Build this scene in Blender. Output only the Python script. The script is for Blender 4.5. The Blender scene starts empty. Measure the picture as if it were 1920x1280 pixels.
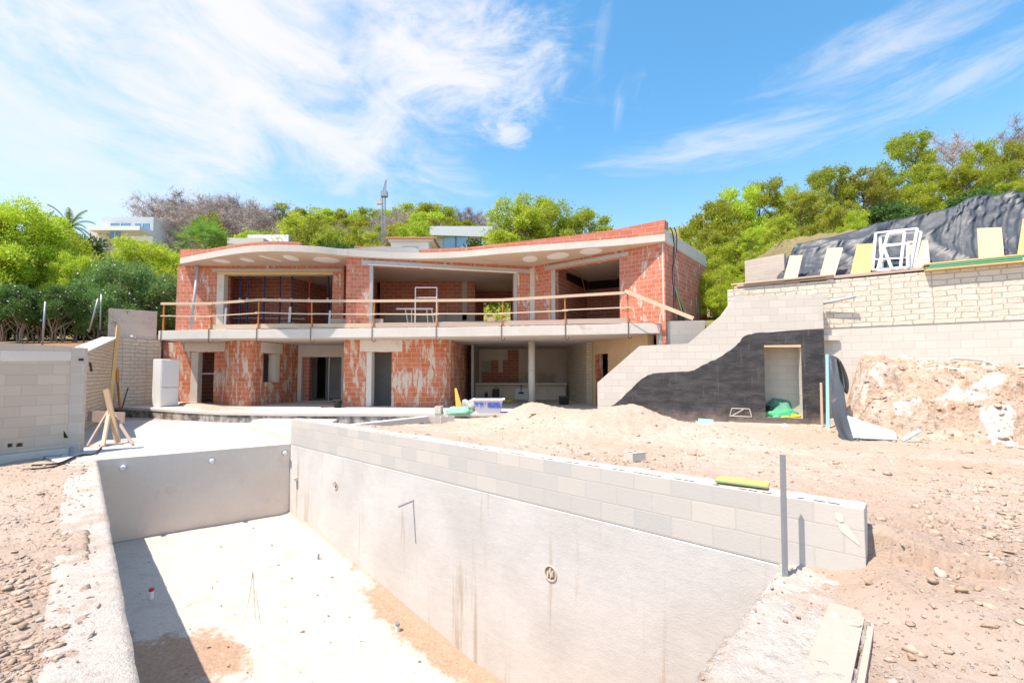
import bpy, math, random
import numpy as np
from mathutils import Vector, noise as mn

R = math.radians
random.seed(7); rng = np.random.default_rng(7)
scene = bpy.context.scene
COL = scene.collection

# ------------------------------------------------------------------ camera
F = 853.0; CX = 960.0; CY = 660.0; EYE = 1.62
TH = math.atan(40.0 / F)
cd = bpy.data.cameras.new("camera"); cam = bpy.data.objects.new("camera", cd); COL.objects.link(cam)
cam.location = (0, 0, EYE); cam.rotation_euler = (R(90) + TH, 0, 0)
cd.sensor_width = 36; cd.lens = 36 * F / 1920; cd.shift_y = (CY - 640) / 1920
cd.clip_start = .05; cd.clip_end = 3000
scene.camera = cam

# ------------------------------------------------------------------ light
SUNV = Vector((.40, .25, -1.0)).normalized()          # direction the light travels
az = math.atan2(-SUNV.x, -SUNV.y)                     # compass angle of the sun, from +Y towards +X
el = math.asin(-SUNV.z)
sd = bpy.data.lights.new("sun", 'SUN'); sun = bpy.data.objects.new("sun", sd); COL.objects.link(sun)
sd.energy = 3.5; sd.angle = R(.55); sd.color = (1.0, .955, .89)
sun.rotation_euler = SUNV.to_track_quat('-Z', 'Y').to_euler()
scene.view_settings.view_transform = 'Standard'; scene.view_settings.look = 'None'
scene.view_settings.gamma = 1; scene.view_settings.use_curve_mapping = False
scene.view_settings.exposure = 1.02
scene.view_settings.use_white_balance = True; scene.view_settings.white_balance_temperature = 7150; scene.view_settings.white_balance_tint = 14

W = bpy.data.worlds.new("World"); scene.world = W; W.use_nodes = True
def world():
    nt = W.node_tree; N = nt.nodes; L = nt.links; N.clear()
    def M(op, a, b=None, c=None):
        n = N.new('ShaderNodeMath'); n.operation = op
        for i, v in enumerate((a, b, c)):
            if v is None: continue
            if isinstance(v, (int, float)): n.inputs[i].default_value = v
            else: L.new(v, n.inputs[i])
        return n.outputs[0]
    out = N.new('ShaderNodeOutputWorld'); bg = N.new('ShaderNodeBackground')
    sky = N.new('ShaderNodeTexSky'); sky.sky_type = 'NISHITA'; sky.sun_disc = False
    sky.sun_elevation = el; sky.sun_rotation = az; sky.altitude = 300; sky.air_density = 1.0
    sky.dust_density = .6; sky.ozone_density = 2.2
    hsv = N.new('ShaderNodeHueSaturation'); hsv.inputs['Hue'].default_value = .487
    hsv.inputs['Saturation'].default_value = 1.27; hsv.inputs['Value'].default_value = 1.06
    L.new(sky.outputs[0], hsv.inputs['Color'])
    tc = N.new('ShaderNodeTexCoord'); sx = N.new('ShaderNodeSeparateXYZ'); L.new(tc.outputs['Generated'], sx.inputs[0])
    azn = M('ARCTAN2', sx.outputs[0], sx.outputs[1]); eln = M('ARCSINE', sx.outputs[2])
    def rot(a0, e0, ang):
        da = M('SUBTRACT', azn, a0); de = M('SUBTRACT', eln, e0); c, s = math.cos(ang), math.sin(ang)
        u = M('ADD', M('MULTIPLY', da, c), M('MULTIPLY', de, s)); v = M('SUBTRACT', M('MULTIPLY', de, c), M('MULTIPLY', da, s))
        return u, v
    def nz(u, v, su, sv, det, rough, w=0, dist=0.):
        cb = N.new('ShaderNodeCombineXYZ'); L.new(M('MULTIPLY', u, su), cb.inputs[0]); L.new(M('MULTIPLY', v, sv), cb.inputs[1]); cb.inputs[2].default_value = w
        n = N.new('ShaderNodeTexNoise'); n.inputs['Scale'].default_value = 1; n.inputs['Detail'].default_value = det
        n.inputs['Roughness'].default_value = rough; n.inputs['Distortion'].default_value = dist
        L.new(cb.outputs[0], n.inputs['Vector']); return n.outputs[0]
    def ss(v, a, b):
        n = N.new('ShaderNodeMapRange'); n.interpolation_type = 'SMOOTHSTEP'; L.new(v, n.inputs[0])
        n.inputs[1].default_value = a; n.inputs[2].default_value = b; return n.outputs[0]
    def ang(px, py):
        a = math.atan((px - CX) / F); return a, math.atan((700 - py) / F * math.cos(a))
    def blob(px, py, deg, hu, hv, su, sv, w, thr=(.2, .75), gain=1., rough=.62):
        a0, e0 = ang(px, py); u, v = rot(a0, e0, R(deg))
        rr = M('SQRT', M('ADD', M('POWER', M('ABSOLUTE', M('DIVIDE', u, hu)), 2.), M('POWER', M('ABSOLUTE', M('DIVIDE', v, hv)), 2.)))
        f = M('SUBTRACT', 1.0, rr)                                # 1 in the middle, 0 at the rim
        n = nz(u, v, su, sv, 9, rough, w, .5)
        s = M('ADD', M('MULTIPLY', f, 1.0), M('MULTIPLY', M('SUBTRACT', n, .5), 1.9))
        return M('MULTIPLY', ss(s, *thr), gain)
    masks = [
        blob(330, -60, -6, .80, .42, 5, 10, 1.3, (.08, .95), .95, .62),
        blob(830, 90, 4, .36, .17, 6, 15, 5.3, (.12, 1.0), .92, .68),
        blob(30, 250, -12, .42, .17, 4, 16, 3.3, (.05, 1.1), .6, .64),
        blob(560, 225, -22, .26, .05, 5, 22, 2.1, (.1, .9), .75, .7),
        blob(1370, 262, -1, .34, .05, 5, 34, 7.7, (.0, 1.25), .62, .66),
        blob(1670, 75, 3, .26, .06, 6, 26, 9.1, (.1, 1.3), .6, .7),
        blob(1830, 130, 8, .2, .05, 6, 30, 4.1, (.15, 1.1), .45, .7),
        blob(950, 238, -4, .075, .035, 14, 26, 11.7, (.0, .8), .75, .7),
        blob(1165, 190, 80, .07, .02, 8, 40, 6.7, (.2, 1.3), .25, .7),
        blob(1130, 70, 75, .10, .03, 8, 30, 8.7, (.2, 1.3), .18, .7)]
    m = masks[0]
    for k in masks[1:]:                                            # 1-(1-a)(1-b)
        m = M('SUBTRACT', 1., M('MULTIPLY', M('SUBTRACT', 1., m), M('SUBTRACT', 1., k)))
    # thin milky air towards the left and the horizon
    hz = M('MULTIPLY', ss(eln, .50, .02), .38)
    m = M('SUBTRACT', 1., M('MULTIPLY', M('SUBTRACT', 1., m), M('SUBTRACT', 1., hz)))
    lf = M('MULTIPLY', ss(azn, .15, -.85), .20)
    m = M('SUBTRACT', 1., M('MULTIPLY', M('SUBTRACT', 1., m), M('SUBTRACT', 1., lf)))
    mx = N.new('ShaderNodeMix'); mx.data_type = 'RGBA'; L.new(m, mx.inputs[0]); L.new(hsv.outputs[0], mx.inputs[6])
    mx.inputs[7].default_value = (3.05, 3.3, 3.65, 1)
    L.new(mx.outputs[2], bg.inputs[0]); bg.inputs[1].default_value = .15
    L.new(bg.outputs[0], out.inputs[0])
world()

# ------------------------------------------------------------------ picture -> place helpers
ST, CT = math.sin(TH), math.cos(TH)
def ray(px, py):
    a = (px - CX) / F; b = (CY - py) / F
    return a, CT - b * ST, ST + b * CT
def at_z(px, py, z):
    x, y, w = ray(px, py); t = (z - EYE) / w; return Vector((x * t, y * t, z))
def at_d(px, py, d):
    x, y, w = ray(px, py); t = d / y; return Vector((x * t, d, EYE + w * t))
def proj(p):
    dx, dy, dz = p[0], p[1], p[2] - EYE
    w = dy * CT + dz * ST; u = -dy * ST + dz * CT
    return CX + F * dx / w, CY - F * u / w
def xy(px, py, z): p = at_z(px, py, z); return (p.x, p.y)

# ------------------------------------------------------------------ object helpers
def link(o, parent=None):
    COL.objects.link(o)
    if parent is not None: o.parent = parent
    return o
def tag(o, label=None, cat=None, group=None, kind=None):
    if label: o['label'] = label
    if cat: o['category'] = cat
    if group: o['group'] = group
    if kind: o['kind'] = kind
    return o
def thing(name, label, cat, loc=(0, 0, 0), group=None, rz=0):
    o = bpy.data.objects.new(name, None); o.empty_display_size = .2; link(o)
    o.location = loc; o.rotation_euler = (0, 0, rz)
    return tag(o, label, cat, group)
def copy_tree(o, parent=None):
    c = o.copy(); link(c); c.parent = parent
    for ch in list(o.children): copy_tree(ch, c)
    return c

class MB:
    def __init__(s, off=(0, 0, 0)): s.v = []; s.f = []; s.uv = {}; s.off = Vector(off)
    def add(s, vs, fs, uvs=None):
        b = len(s.v); s.v += [tuple(Vector(p) - s.off) for p in vs]
        for i, f in enumerate(fs):
            if uvs and uvs[i]: s.uv[len(s.f)] = uvs[i]
            s.f.append(tuple(b + k for k in f))
        return s
    def hexa(s, a, b, uvs=None):      # a: 4 bottom points ccw, b: 4 top points
        return s.add(list(a) + list(b), [(3, 2, 1, 0), (4, 5, 6, 7), (0, 1, 5, 4), (1, 2, 6, 5), (2, 3, 7, 6), (3, 0, 4, 7)], uvs)
    def box(s, c, d, rz=0, tilt=None):
        hx, hy, hz = d[0] / 2, d[1] / 2, d[2] / 2; cs, sn = math.cos(rz), math.sin(rz)
        def T(x, y, z):
            p = Vector((x, y, z))
            if tilt is not None: p = tilt @ p
            return (c[0] + p.x * cs - p.y * sn, c[1] + p.x * sn + p.y * cs, c[2] + p.z)
        q = [(-hx, -hy), (hx, -hy), (hx, hy), (-hx, hy)]
        return s.hexa([T(x, y, -hz) for x, y in q], [T(x, y, hz) for x, y in q])
    def beam(s, p0, p1, w, h, up=(0, 0, 1)):   # rectangular bar from p0 to p1
        p0, p1 = Vector(p0), Vector(p1); d = (p1 - p0).normalized(); up = Vector(up)
        if abs(d.dot(up)) > .98: up = Vector((0, 1, 0))
        x = d.cross(up).normalized(); y = x.cross(d)
        q = [x * (-w / 2) + y * (-h / 2), x * (w / 2) + y * (-h / 2), x * (w / 2) + y * (h / 2), x * (-w / 2) + y * (h / 2)]
        return s.hexa([p0 + k for k in q][::-1], [p1 + k for k in q][::-1])
    def tube(s, pts, r, n=8, r2=None, cap=True):
        pts = [Vector(p) for p in pts]; rings = []; m = len(pts)
        for i, p in enumerate(pts):
            d = (pts[min(i + 1, m - 1)] - pts[max(i - 1, 0)]).normalized()
            a = Vector((0, 0, 1)) if abs(d.z) < .9 else Vector((1, 0, 0))
            x = d.cross(a).normalized(); y = d.cross(x)
            rr = r if r2 is None else r + (r2 - r) * i / (m - 1)
            rings.append([p + x * rr * math.cos(2 * math.pi * k / n) + y * rr * math.sin(2 * math.pi * k / n) for k in range(n)])
        vs = [q for g in rings for q in g]; fs = []
        for i in range(m - 1):
            for k in range(n):
                a, b = i * n + k, i * n + (k + 1) % n; fs.append((a, a + n, b + n, b))
        if cap: fs.append(tuple(range(n))); fs.append(tuple(range((m - 1) * n, m * n))[::-1])
        return s.add(vs, fs)
    def prism(s, poly, z0, z1):
        n = len(poly)
        z0f = z0 if callable(z0) else (lambda x, y: z0); z1f = z1 if callable(z1) else (lambda x, y: z1)
        vs = [(x, y, z0f(x, y)) for x, y in poly] + [(x, y, z1f(x, y)) for x, y in poly]
        area = sum(poly[i][0] * poly[(i + 1) % n][1] - poly[(i + 1) % n][0] * poly[i][1] for i in range(n))
        f = [tuple(range(n))[::-1], tuple(range(n, 2 * n))] + [(i, (i + 1) % n, n + (i + 1) % n, n + i) for i in range(n)]
        if area < 0: f = [k[::-1] for k in f]
        return s.add(vs, f)
    def build(s, name, mat, parent=None, smooth=False, bevel=0, label=None):
        me = bpy.data.meshes.new(name); me.from_pydata(s.v, [], s.f); me.update()
        uvl = me.uv_layers.new(name='uv')
        for p in me.polygons:
            g = s.uv.get(p.index); n = p.normal
            if g is None:
                if abs(n.z) > .8: g = [(s.v[i][0], s.v[i][1]) for i in p.vertices]
                else:
                    t = Vector((-n.y, n.x, 0)); t = t.normalized() if t.length > 1e-6 else Vector((1, 0, 0))
                    g = [(s.v[i][0] * t.x + s.v[i][1] * t.y + s.off.x * t.x + s.off.y * t.y, s.v[i][2] + s.off.z) for i in p.vertices]
            for li, q in zip(p.loop_indices, g): uvl.data[li].uv = q
            p.use_smooth = smooth
        o = bpy.data.objects.new(name, me); me.materials.append(mat)
        link(o, parent)
        pl = Vector((0, 0, 0)); q = parent
        while q is not None: pl += q.location; q = q.parent
        o.location = s.off - pl
        if bevel:
            b = o.modifiers.new('bevel', 'BEVEL'); b.width = bevel; b.segments = 2; b.limit_method = 'ANGLE'; b.angle_limit = R(40)
        if label: o['label'] = label
        return o

def npmesh(name, V, Fc, mat, parent=None, smooth=False, uv=None):
    """V (n,3) array, Fc (m,k) array"""
    me = bpy.data.meshes.new(name); n, m, k = len(V), len(Fc), Fc.shape[1]
    me.vertices.add(n); me.vertices.foreach_set('co', np.asarray(V, dtype=np.float32).ravel())
    me.loops.add(m * k); me.loops.foreach_set('vertex_index', Fc.astype(np.int32).ravel())
    me.polygons.add(m); me.polygons.foreach_set('loop_start', np.arange(0, m * k, k, dtype=np.int32))
    me.polygons.foreach_set('loop_total', np.full(m, k, dtype=np.int32))
    if smooth: me.polygons.foreach_set('use_smooth', np.ones(m, dtype=bool))
    me.update(calc_edges=True)
    if uv is not None:
        l = me.uv_layers.new(name='uv'); l.data.foreach_set('uv', uv[Fc.ravel()].astype(np.float32).ravel())
    me.materials.append(mat); o = bpy.data.objects.new(name, me); return link(o, parent)

def wallpath(mb, pts, z0, z1, th, openings=(), tops=None, flip=False, bots=None):
    """vertical wall along plan polyline pts (front face towards the camera), openings (s0,s1,z0,z1),
    tops/bots: list of (s,z) profiles. The body lies behind the line."""
    P = [Vector((p[0], p[1])) for p in pts]; S = [0]
    for i in range(1, len(P)): S.append(S[-1] + (P[i] - P[i - 1]).length)
    nrm = []
    for i in range(len(P)):
        d = (P[min(i + 1, len(P) - 1)] - P[max(i - 1, 0)]).normalized(); n = Vector((-d.y, d.x))
        nrm.append(-n if flip else n)
    def at(s):
        for i in range(len(S) - 1):
            if s <= S[i + 1] + 1e-9:
                t = (s - S[i]) / max(1e-9, S[i + 1] - S[i]); return P[i].lerp(P[i + 1], t), nrm[i].lerp(nrm[i + 1], t)
        return P[-1], nrm[-1]
    def prof(pr, s, dflt):
        if not pr: return dflt
        if s <= pr[0][0]: return pr[0][1]
        for (a, za), (b, zb) in zip(pr, pr[1:]):
            if s <= b: return za + (zb - za) * (s - a) / max(1e-9, b - a)
        return pr[-1][1]
    cuts = set(S)
    for o in openings: cuts |= {max(0, o[0]), min(S[-1], o[1])}
    for pr in (tops, bots):
        if pr: cuts |= {min(max(a, 0), S[-1]) for a, _ in pr}
    cuts = sorted(cuts)
    for a, b in zip(cuts, cuts[1:]):
        if b - a < 1e-4: continue
        mid = (a + b) / 2; segs = [(None, None)]
        ops = sorted([o for o in openings if o[0] < mid < o[1]], key=lambda o: o[2])
        pa, na = at(a + 1e-6); pb, nb = at(b - 1e-6); qa, qb = pa + na * th, pb + nb * th
        lo = (prof(bots, a, z0), prof(bots, b, z0)); hi = (prof(tops, a, z1), prof(tops, b, z1))
        levels = [lo] + [x for o in ops for x in ((o[2], o[2]), (o[3], o[3]))] + [hi]
        for k in range(0, len(levels), 2):
            l, h = levels[k], levels[k + 1]
            if h[0] - l[0] < 1e-4 and h[1] - l[1] < 1e-4: continue
            A = [(pa.x, pa.y, l[0]), (pb.x, pb.y, l[1]), (qb.x, qb.y, l[1]), (qa.x, qa.y, l[0])]
            B = [(pa.x, pa.y, h[0]), (pb.x, pb.y, h[1]), (qb.x, qb.y, h[1]), (qa.x, qa.y, h[0])]
            uf = [(a, l[0]), (b, l[1]), (b, h[1]), (a, h[0])]; ub = [(b, l[1]), (a, l[0]), (a, h[0]), (b, h[1])]
            ut = [(0, 0), (b - a, 0), (b - a, th), (0, th)]
            ue1 = [(b, l[1]), (b + th, l[1]), (b + th, h[1]), (b, h[1])]; ue0 = [(a - th, l[0]), (a, l[0]), (a, h[0]), (a - th, h[0])]
            if flip: A = A[::-1]; B = B[::-1]; mb.hexa(A, B)
            else: mb.hexa(A, B, [ut, ut, uf, ue1, ub, ue0])
    return S[-1]
def s_at(pts, px, z):
    """arc length along plan polyline where it is seen at column px"""
    best = (1e9, 0, None); s = 0
    for a, b in zip(pts, pts[1:]):
        L = math.dist(a[:2], b[:2])
        for k in range(121):
            t = k / 120; p = (a[0] + (b[0] - a[0]) * t, a[1] + (b[1] - a[1]) * t, z)
            e = abs(proj(p)[0] - px)
            if e < best[0]: best = (e, s + L * t, p)
        s += L
    return best[1], best[2]
def op(pts, x0, x1, yt, yb, zf=None):
    """opening from picture columns and rows; zf: sill height instead of a row"""
    zm = 3
    s0, p0 = s_at(pts, x0, zm); s1, p1 = s_at(pts, x1, zm)
    ytl, ytr = yt if isinstance(yt, tuple) else (yt, yt)
    zt = (at_d(x0, ytl, p0[1]).z + at_d(x1, ytr, p1[1]).z) / 2
    zb = zf if yb is None else (at_d(x0, yb, p0[1]).z + at_d(x1, yb, p1[1]).z) / 2
    return (s0, s1, zb, zt)

# ------------------------------------------------------------------ materials
MATS = {}
class NT:
    def __init__(s, name, rough=.9, spec=.2):
        m = bpy.data.materials.new(name); m.use_nodes = True; s.m = m; s.t = m.node_tree; s.N = s.t.nodes; s.L = s.t.links
        s.N.clear(); s.out = s.N.new('ShaderNodeOutputMaterial'); s.b = s.N.new('ShaderNodeBsdfPrincipled')
        s.b.inputs['Roughness'].default_value = rough; s.b.inputs['Specular IOR Level'].default_value = spec
        s.L.new(s.b.outputs[0], s.out.inputs[0]); MATS[name] = m
        s.tc = s.N.new('ShaderNodeTexCoord'); s.geo = None
    def co(s, kind='Object', scale=(1, 1, 1), loc=(0, 0, 0), src=None):
        mp = s.N.new('ShaderNodeMapping'); mp.inputs['Scale'].default_value = scale; mp.inputs['Location'].default_value = loc
        s.L.new(src if src is not None else s.tc.outputs[kind], mp.inputs[0]); return mp.outputs[0]
    def noise(s, vec, scale, detail=6, rough=.6, dist=0, col=False):
        n = s.N.new('ShaderNodeTexNoise'); n.inputs['Scale'].default_value = scale; n.inputs['Detail'].default_value = detail
        n.inputs['Roughness'].default_value = rough; n.inputs['Distortion'].default_value = dist; s.L.new(vec, n.inputs['Vector'])
        return n.outputs['Color' if col else 'Fac']
    def vor(s, vec, scale, feat='F1', out='Distance'):
        n = s.N.new('ShaderNodeTexVoronoi'); n.feature = feat; n.inputs['Scale'].default_value = scale; s.L.new(vec, n.inputs['Vector']); return n.outputs[out]
    def math(s, op_, a, b=0.):
        n = s.N.new('ShaderNodeMath'); n.operation = op_
        for i, v in enumerate((a, b)):
            if isinstance(v, (int, float)): n.inputs[i].default_value = v
            else: s.L.new(v, n.inputs[i])
        return n.outputs[0]
    def ss(s, v, a, b, lo=0, hi=1):
        n = s.N.new('ShaderNodeMapRange'); n.interpolation_type = 'SMOOTHSTEP'; s.L.new(v, n.inputs[0])
        for i, k in enumerate((a, b, lo, hi)): n.inputs[i + 1].default_value = k
        return n.outputs[0]
    def mix(s, f, a, b, mode='MIX'):
        n = s.N.new('ShaderNodeMix'); n.data_type = 'RGBA'; n.blend_type = mode
        for i, v in ((0, f), (6, a), (7, b)):
            if isinstance(v, (int, float)): n.inputs[i].default_value = v
            elif isinstance(v, tuple): n.inputs[i].default_value = v if len(v) == 4 else v + (1,)
            else: s.L.new(v, n.inputs[i])
        return n.outputs[2]
    def ramp(s, f, stops):
        n = s.N.new('ShaderNodeValToRGB'); e = n.color_ramp.elements
        while len(e) < len(stops): e.new(.5)
        for k, (p, c) in enumerate(stops): e[k].position = p; e[k].color = c if len(c) == 4 else c + (1,)
        s.L.new(f, n.inputs[0]); return n.outputs[0]
    def bump(s, h, strength=.5, dist=.02, chain=None):
        n = s.N.new('ShaderNodeBump'); n.inputs['Strength'].default_value = strength; n.inputs['Distance'].default_value = dist
        s.L.new(h, n.inputs['Height'])
        if chain is not None: s.L.new(chain, n.inputs['Normal'])
        s.L.new(n.outputs[0], s.b.inputs['Normal']); return n.outputs[0]
    def color(s, c):
        if isinstance(c, tuple): s.b.inputs['Base Color'].default_value = c + (1,)
        else: s.L.new(c, s.b.inputs['Base Color'])
        return s

def concrete(name, c1, c2, stain=None, sc=1., rough=.92, bstr=.35, stain_thr=(.55, .75), streak=0.):
    m = NT(name, rough, .15); v = m.co(); n1 = m.noise(v, 1.3 * sc, 8, .62); n2 = m.noise(v, 14 * sc, 6, .7)
    f = m.math('ADD', m.math('MULTIPLY', m.ss(n1, .3, .7), .65), m.math('MULTIPLY', m.ss(n2, .3, .7), .35))
    c = m.mix(f, c1, c2)
    if stain:
        vs = m.co(scale=(1, 1, .22 if streak else 1)); ns = m.noise(vs, 2.3 * sc, 9, .66)
        c = m.mix(m.ss(ns, *stain_thr), c, stain)
    pits = m.ss(m.vor(v, 26 * sc), .0, .12, 1, 0)
    c = m.mix(m.math('MULTIPLY', pits, .25), c, (c1[0] * .5, c1[1] * .48, c1[2] * .45))
    m.color(c); m.bump(m.math('ADD', m.noise(v, 40 * sc, 5, .7), m.math('MULTIPLY', n1, 2.)), bstr, .015); return m.m

def bricks(name, w, h, mort, c1, c2, cm, smear=None, smear_thr=(.56, .64), smear_sc=(1.6, 1.2), off=.5, bstr=.6, dist=.006, bias=0., grime=None, msmooth=.2, sm_dens=None):
    m = NT(name, .93, .12); uv = m.co('UV'); nz = m.noise(uv, 9, 3, .6, 0, True)
    vm = m.N.new('ShaderNodeVectorMath'); vm.operation = 'MULTIPLY_ADD'; m.L.new(nz, vm.inputs[0]); vm.inputs[1].default_value = (dist, dist, 0); m.L.new(uv, vm.inputs[2])
    b = m.N.new('ShaderNodeTexBrick'); m.L.new(vm.outputs[0], b.inputs['Vector']); b.offset = off
    b.inputs['Scale'].default_value = 1; b.inputs['Brick Width'].default_value = w; b.inputs['Row Height'].default_value = h
    b.inputs['Mortar Size'].default_value = mort; b.inputs['Mortar Smooth'].default_value = msmooth; b.inputs['Bias'].default_value = bias
    b.inputs['Color1'].default_value = c1 + (1,); b.inputs['Color2'].default_value = c2 + (1,); b.inputs['Mortar'].default_value = cm + (1,)
    c = b.outputs[0]; n1 = m.noise(uv, 3.2, 7, .65)
    c = m.mix(m.ss(n1, .3, .75, 0, .38), c, m.mix(.45, c, cm))
    if grime: c = m.mix(m.ss(m.noise(m.co('UV', scale=(1, .35, 1)), .9, 6, .6), .5, .8, 0, .6), c, grime)
    if smear:
        s = m.noise(m.co('UV', scale=smear_sc + (1,)), 1.9, 9, .68, .3); sf = m.ss(s, *smear_thr)
        c = m.mix(sf, c, m.mix(m.noise(uv, 12, 5), smear, (smear[0] * .78, smear[1] * .76, smear[2] * .73)))
    m.color(c)
    hgt = m.math('SUBTRACT', m.math('MULTIPLY', n1, .5), b.outputs['Fac'])
    b1 = m.bump(m.math('ADD', hgt, m.math('MULTIPLY', m.noise(uv, 45, 5, .7), .5)), bstr, .012); return m.m

# unrendered hollow clay brick, concrete block, rubble stone
M_brick = bricks('brick_clean', .27, .148, .007, (.51, .145, .082), (.59, .215, .138), (.62, .44, .34), smear=(.70, .62, .55), smear_thr=(.56, .61), smear_sc=(2.4, .55))
M_brick2 = bricks('brick_smeared', .36, .185, .008, (.52, .125, .05), (.60, .19, .09), (.58, .44, .36), smear=(.68, .57, .47), smear_thr=(.50, .575), smear_sc=(2.2, .6), dist=.01, grime=(.50, .27, .17))
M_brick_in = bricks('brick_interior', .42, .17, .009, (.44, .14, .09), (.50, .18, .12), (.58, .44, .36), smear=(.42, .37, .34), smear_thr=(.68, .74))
M_brick_par = bricks('brick_parapet', .42, .26, .006, (.52, .145, .085), (.58, .195, .13), (.60, .44, .36), smear=(.66, .58, .54), smear_thr=(.62, .7))
M_block = bricks('block_pale', .44, .205, .008, (.56, .52, .465), (.63, .575, .51), (.53, .475, .41), smear=(.70, .65, .58), smear_thr=(.58, .78), dist=.004, bstr=.45)
M_block_pool = bricks('block_pool', .40, .20, .007, (.48, .46, .43), (.58, .53, .47), (.50, .46, .41), smear=(.66, .63, .59), smear_thr=(.6, .8), dist=.004, bstr=.4)
M_block_grey = bricks('block_grey', .40, .20, .010, (.50, .425, .36), (.55, .475, .41), (.60, .53, .465), smear=(.56, .52, .47), smear_thr=(.6, .8), dist=.004)
M_block_sand = bricks('block_sand', .44, .20, .006, (.52, .43, .35), (.60, .50, .41), (.50, .42, .345), smear=(.58, .49, .41), smear_thr=(.55, .75), dist=.005)

def stonework(name, ca, cb, joint, w=.34, h=.19):
    m = NT(name, .95, .1); uv = m.co('UV'); nz = m.noise(uv, 2.2, 2, .5, 0, True)
    vm = m.N.new('ShaderNodeVectorMath'); vm.operation = 'MULTIPLY_ADD'; m.L.new(nz, vm.inputs[0]); vm.inputs[1].default_value = (.15, .085, 0); m.L.new(uv, vm.inputs[2])
    b = m.N.new('ShaderNodeTexBrick'); m.L.new(vm.outputs[0], b.inputs['Vector']); b.offset = .37; b.squash = 1.55; b.squash_frequency = 2
    b.inputs['Scale'].default_value = 1; b.inputs['Brick Width'].default_value = w; b.inputs['Row Height'].default_value = h
    b.inputs['Mortar Size'].default_value = .011; b.inputs['Mortar Smooth'].default_value = .55
    b.inputs['Color1'].default_value = ca + (1,); b.inputs['Color2'].default_value = cb + (1,); b.inputs['Mortar'].default_value = joint + (1,)
    n1 = m.noise(uv, 5, 8, .65); c = m.mix(m.ss(n1, .35, .75, 0, .5), b.outputs[0], (cb[0] * .88, cb[1] * .82, cb[2] * .70))
    c = m.mix(m.ss(m.noise(uv, 1.4, 4), .55, .75, 0, .35), c, (ca[0], ca[1] * .92, ca[2] * .78)); m.color(c)
    m.bump(m.math('SUBTRACT', m.math('MULTIPLY', n1, 1.6), m.math('MULTIPLY', b.outputs['Fac'], 1.6)), .9, .03); return m.m
M_stone = stonework('stone_pale', (.62, .56, .47), (.69, .63, .54), (.57, .51, .42), .27, .145)
M_stone2 = stonework('stone_tan', (.60, .50, .385), (.70, .60, .47), (.44, .35, .26), .2, .11)

M_conc = concrete('concrete_pale', (.57, .52, .46), (.65, .60, .54), stain=(.48, .40, .33), stain_thr=(.58, .8))
M_soffit = concrete('concrete_soffit', (.60, .46, .345), (.67, .53, .41), stain=(.50, .37, .26), stain_thr=(.55, .8), sc=.7)
M_conc_grey = concrete('concrete_grey', (.42, .41, .395), (.50, .485, .465), stain=(.36, .34, .32))
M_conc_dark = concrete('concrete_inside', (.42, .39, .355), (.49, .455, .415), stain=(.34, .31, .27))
M_deck = concrete('concrete_deck', (.52, .475, .43), (.60, .555, .51), stain=(.42, .35, .29), stain_thr=(.6, .82), sc=.5, bstr=.25)
M_plaster = concrete('plaster', (.64, .57, .50), (.71, .64, .57), stain=(.52, .46, .41), bstr=.2)
def copingmat():
    m = NT('coping_dusty', .95, .1); v = m.co(); n = m.noise(v, 1.4, 9, .66); f = m.noise(v, 18, 7, .72)
    c = m.mix(m.ss(f, .35, .7), (.60, .55, .495), (.50, .445, .39)); c = m.mix(m.ss(n, .52, .62, 0, .75), c, m.mix(f, (.52, .405, .32), (.45, .33, .25)))
    c = m.mix(m.ss(m.vor(v, 30), .03, .1, .5, 0), c, (.28, .20, .145)); m.color(c); m.bump(m.math('ADD', f, m.noise(v, 60, 5, .7)), .8, .03); return m.m
M_coping = copingmat()
M_tan = concrete('concrete_tan', (.64, .42, .235), (.74, .54, .34), stain=(.56, .49, .42), stain_thr=(.6, .7), streak=1)
M_pinkconc = concrete('render_pink', (.62, .50, .42), (.70, .58, .50), stain=(.54, .42, .34))

def poolwall():
    m = NT('gunite_wall', .93, .12); v = m.co('UV'); n1 = m.noise(v, .8, 7, .6); n2 = m.noise(v, 16, 6, .7)
    c = m.mix(m.ss(n1, .3, .7), (.52, .49, .455), (.62, .59, .555)); c = m.mix(m.ss(n2, .45, .8, 0, .35), c, (.50, .475, .44))
    st = m.noise(m.co('UV', scale=(2.2, .16, 1)), 1.6, 7, .62, .15); c = m.mix(m.ss(st, .57, .70, 0, .75), c, (.40, .315, .235))
    st2 = m.noise(m.co('UV', scale=(5, .5, 1), loc=(3, 2, 0)), 1.3, 7, .62, .4); c = m.mix(m.ss(st2, .64, .78, 0, .5), c, (.37, .35, .33))
    tr = m.noise(m.co('UV', scale=(.5, 3.5, 1)), 2.2, 5, .6, .4); c = m.mix(m.ss(tr, .55, .8, 0, .14), c, (.46, .435, .40))
    m.color(c); m.bump(m.math('ADD', m.noise(v, 55, 5, .7), m.math('MULTIPLY', m.math('ADD', m.noise(v, 6, 4), m.math('MULTIPLY', tr, .5)), 1.5)), .35, .012); return m.m
M_gunite = poolwall()
M_gunite_far = concrete('gunite_far', (.68, .57, .475), (.75, .645, .55), stain=(.53, .41, .32), stain_thr=(.56, .8), sc=.8, bstr=.25)
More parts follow.
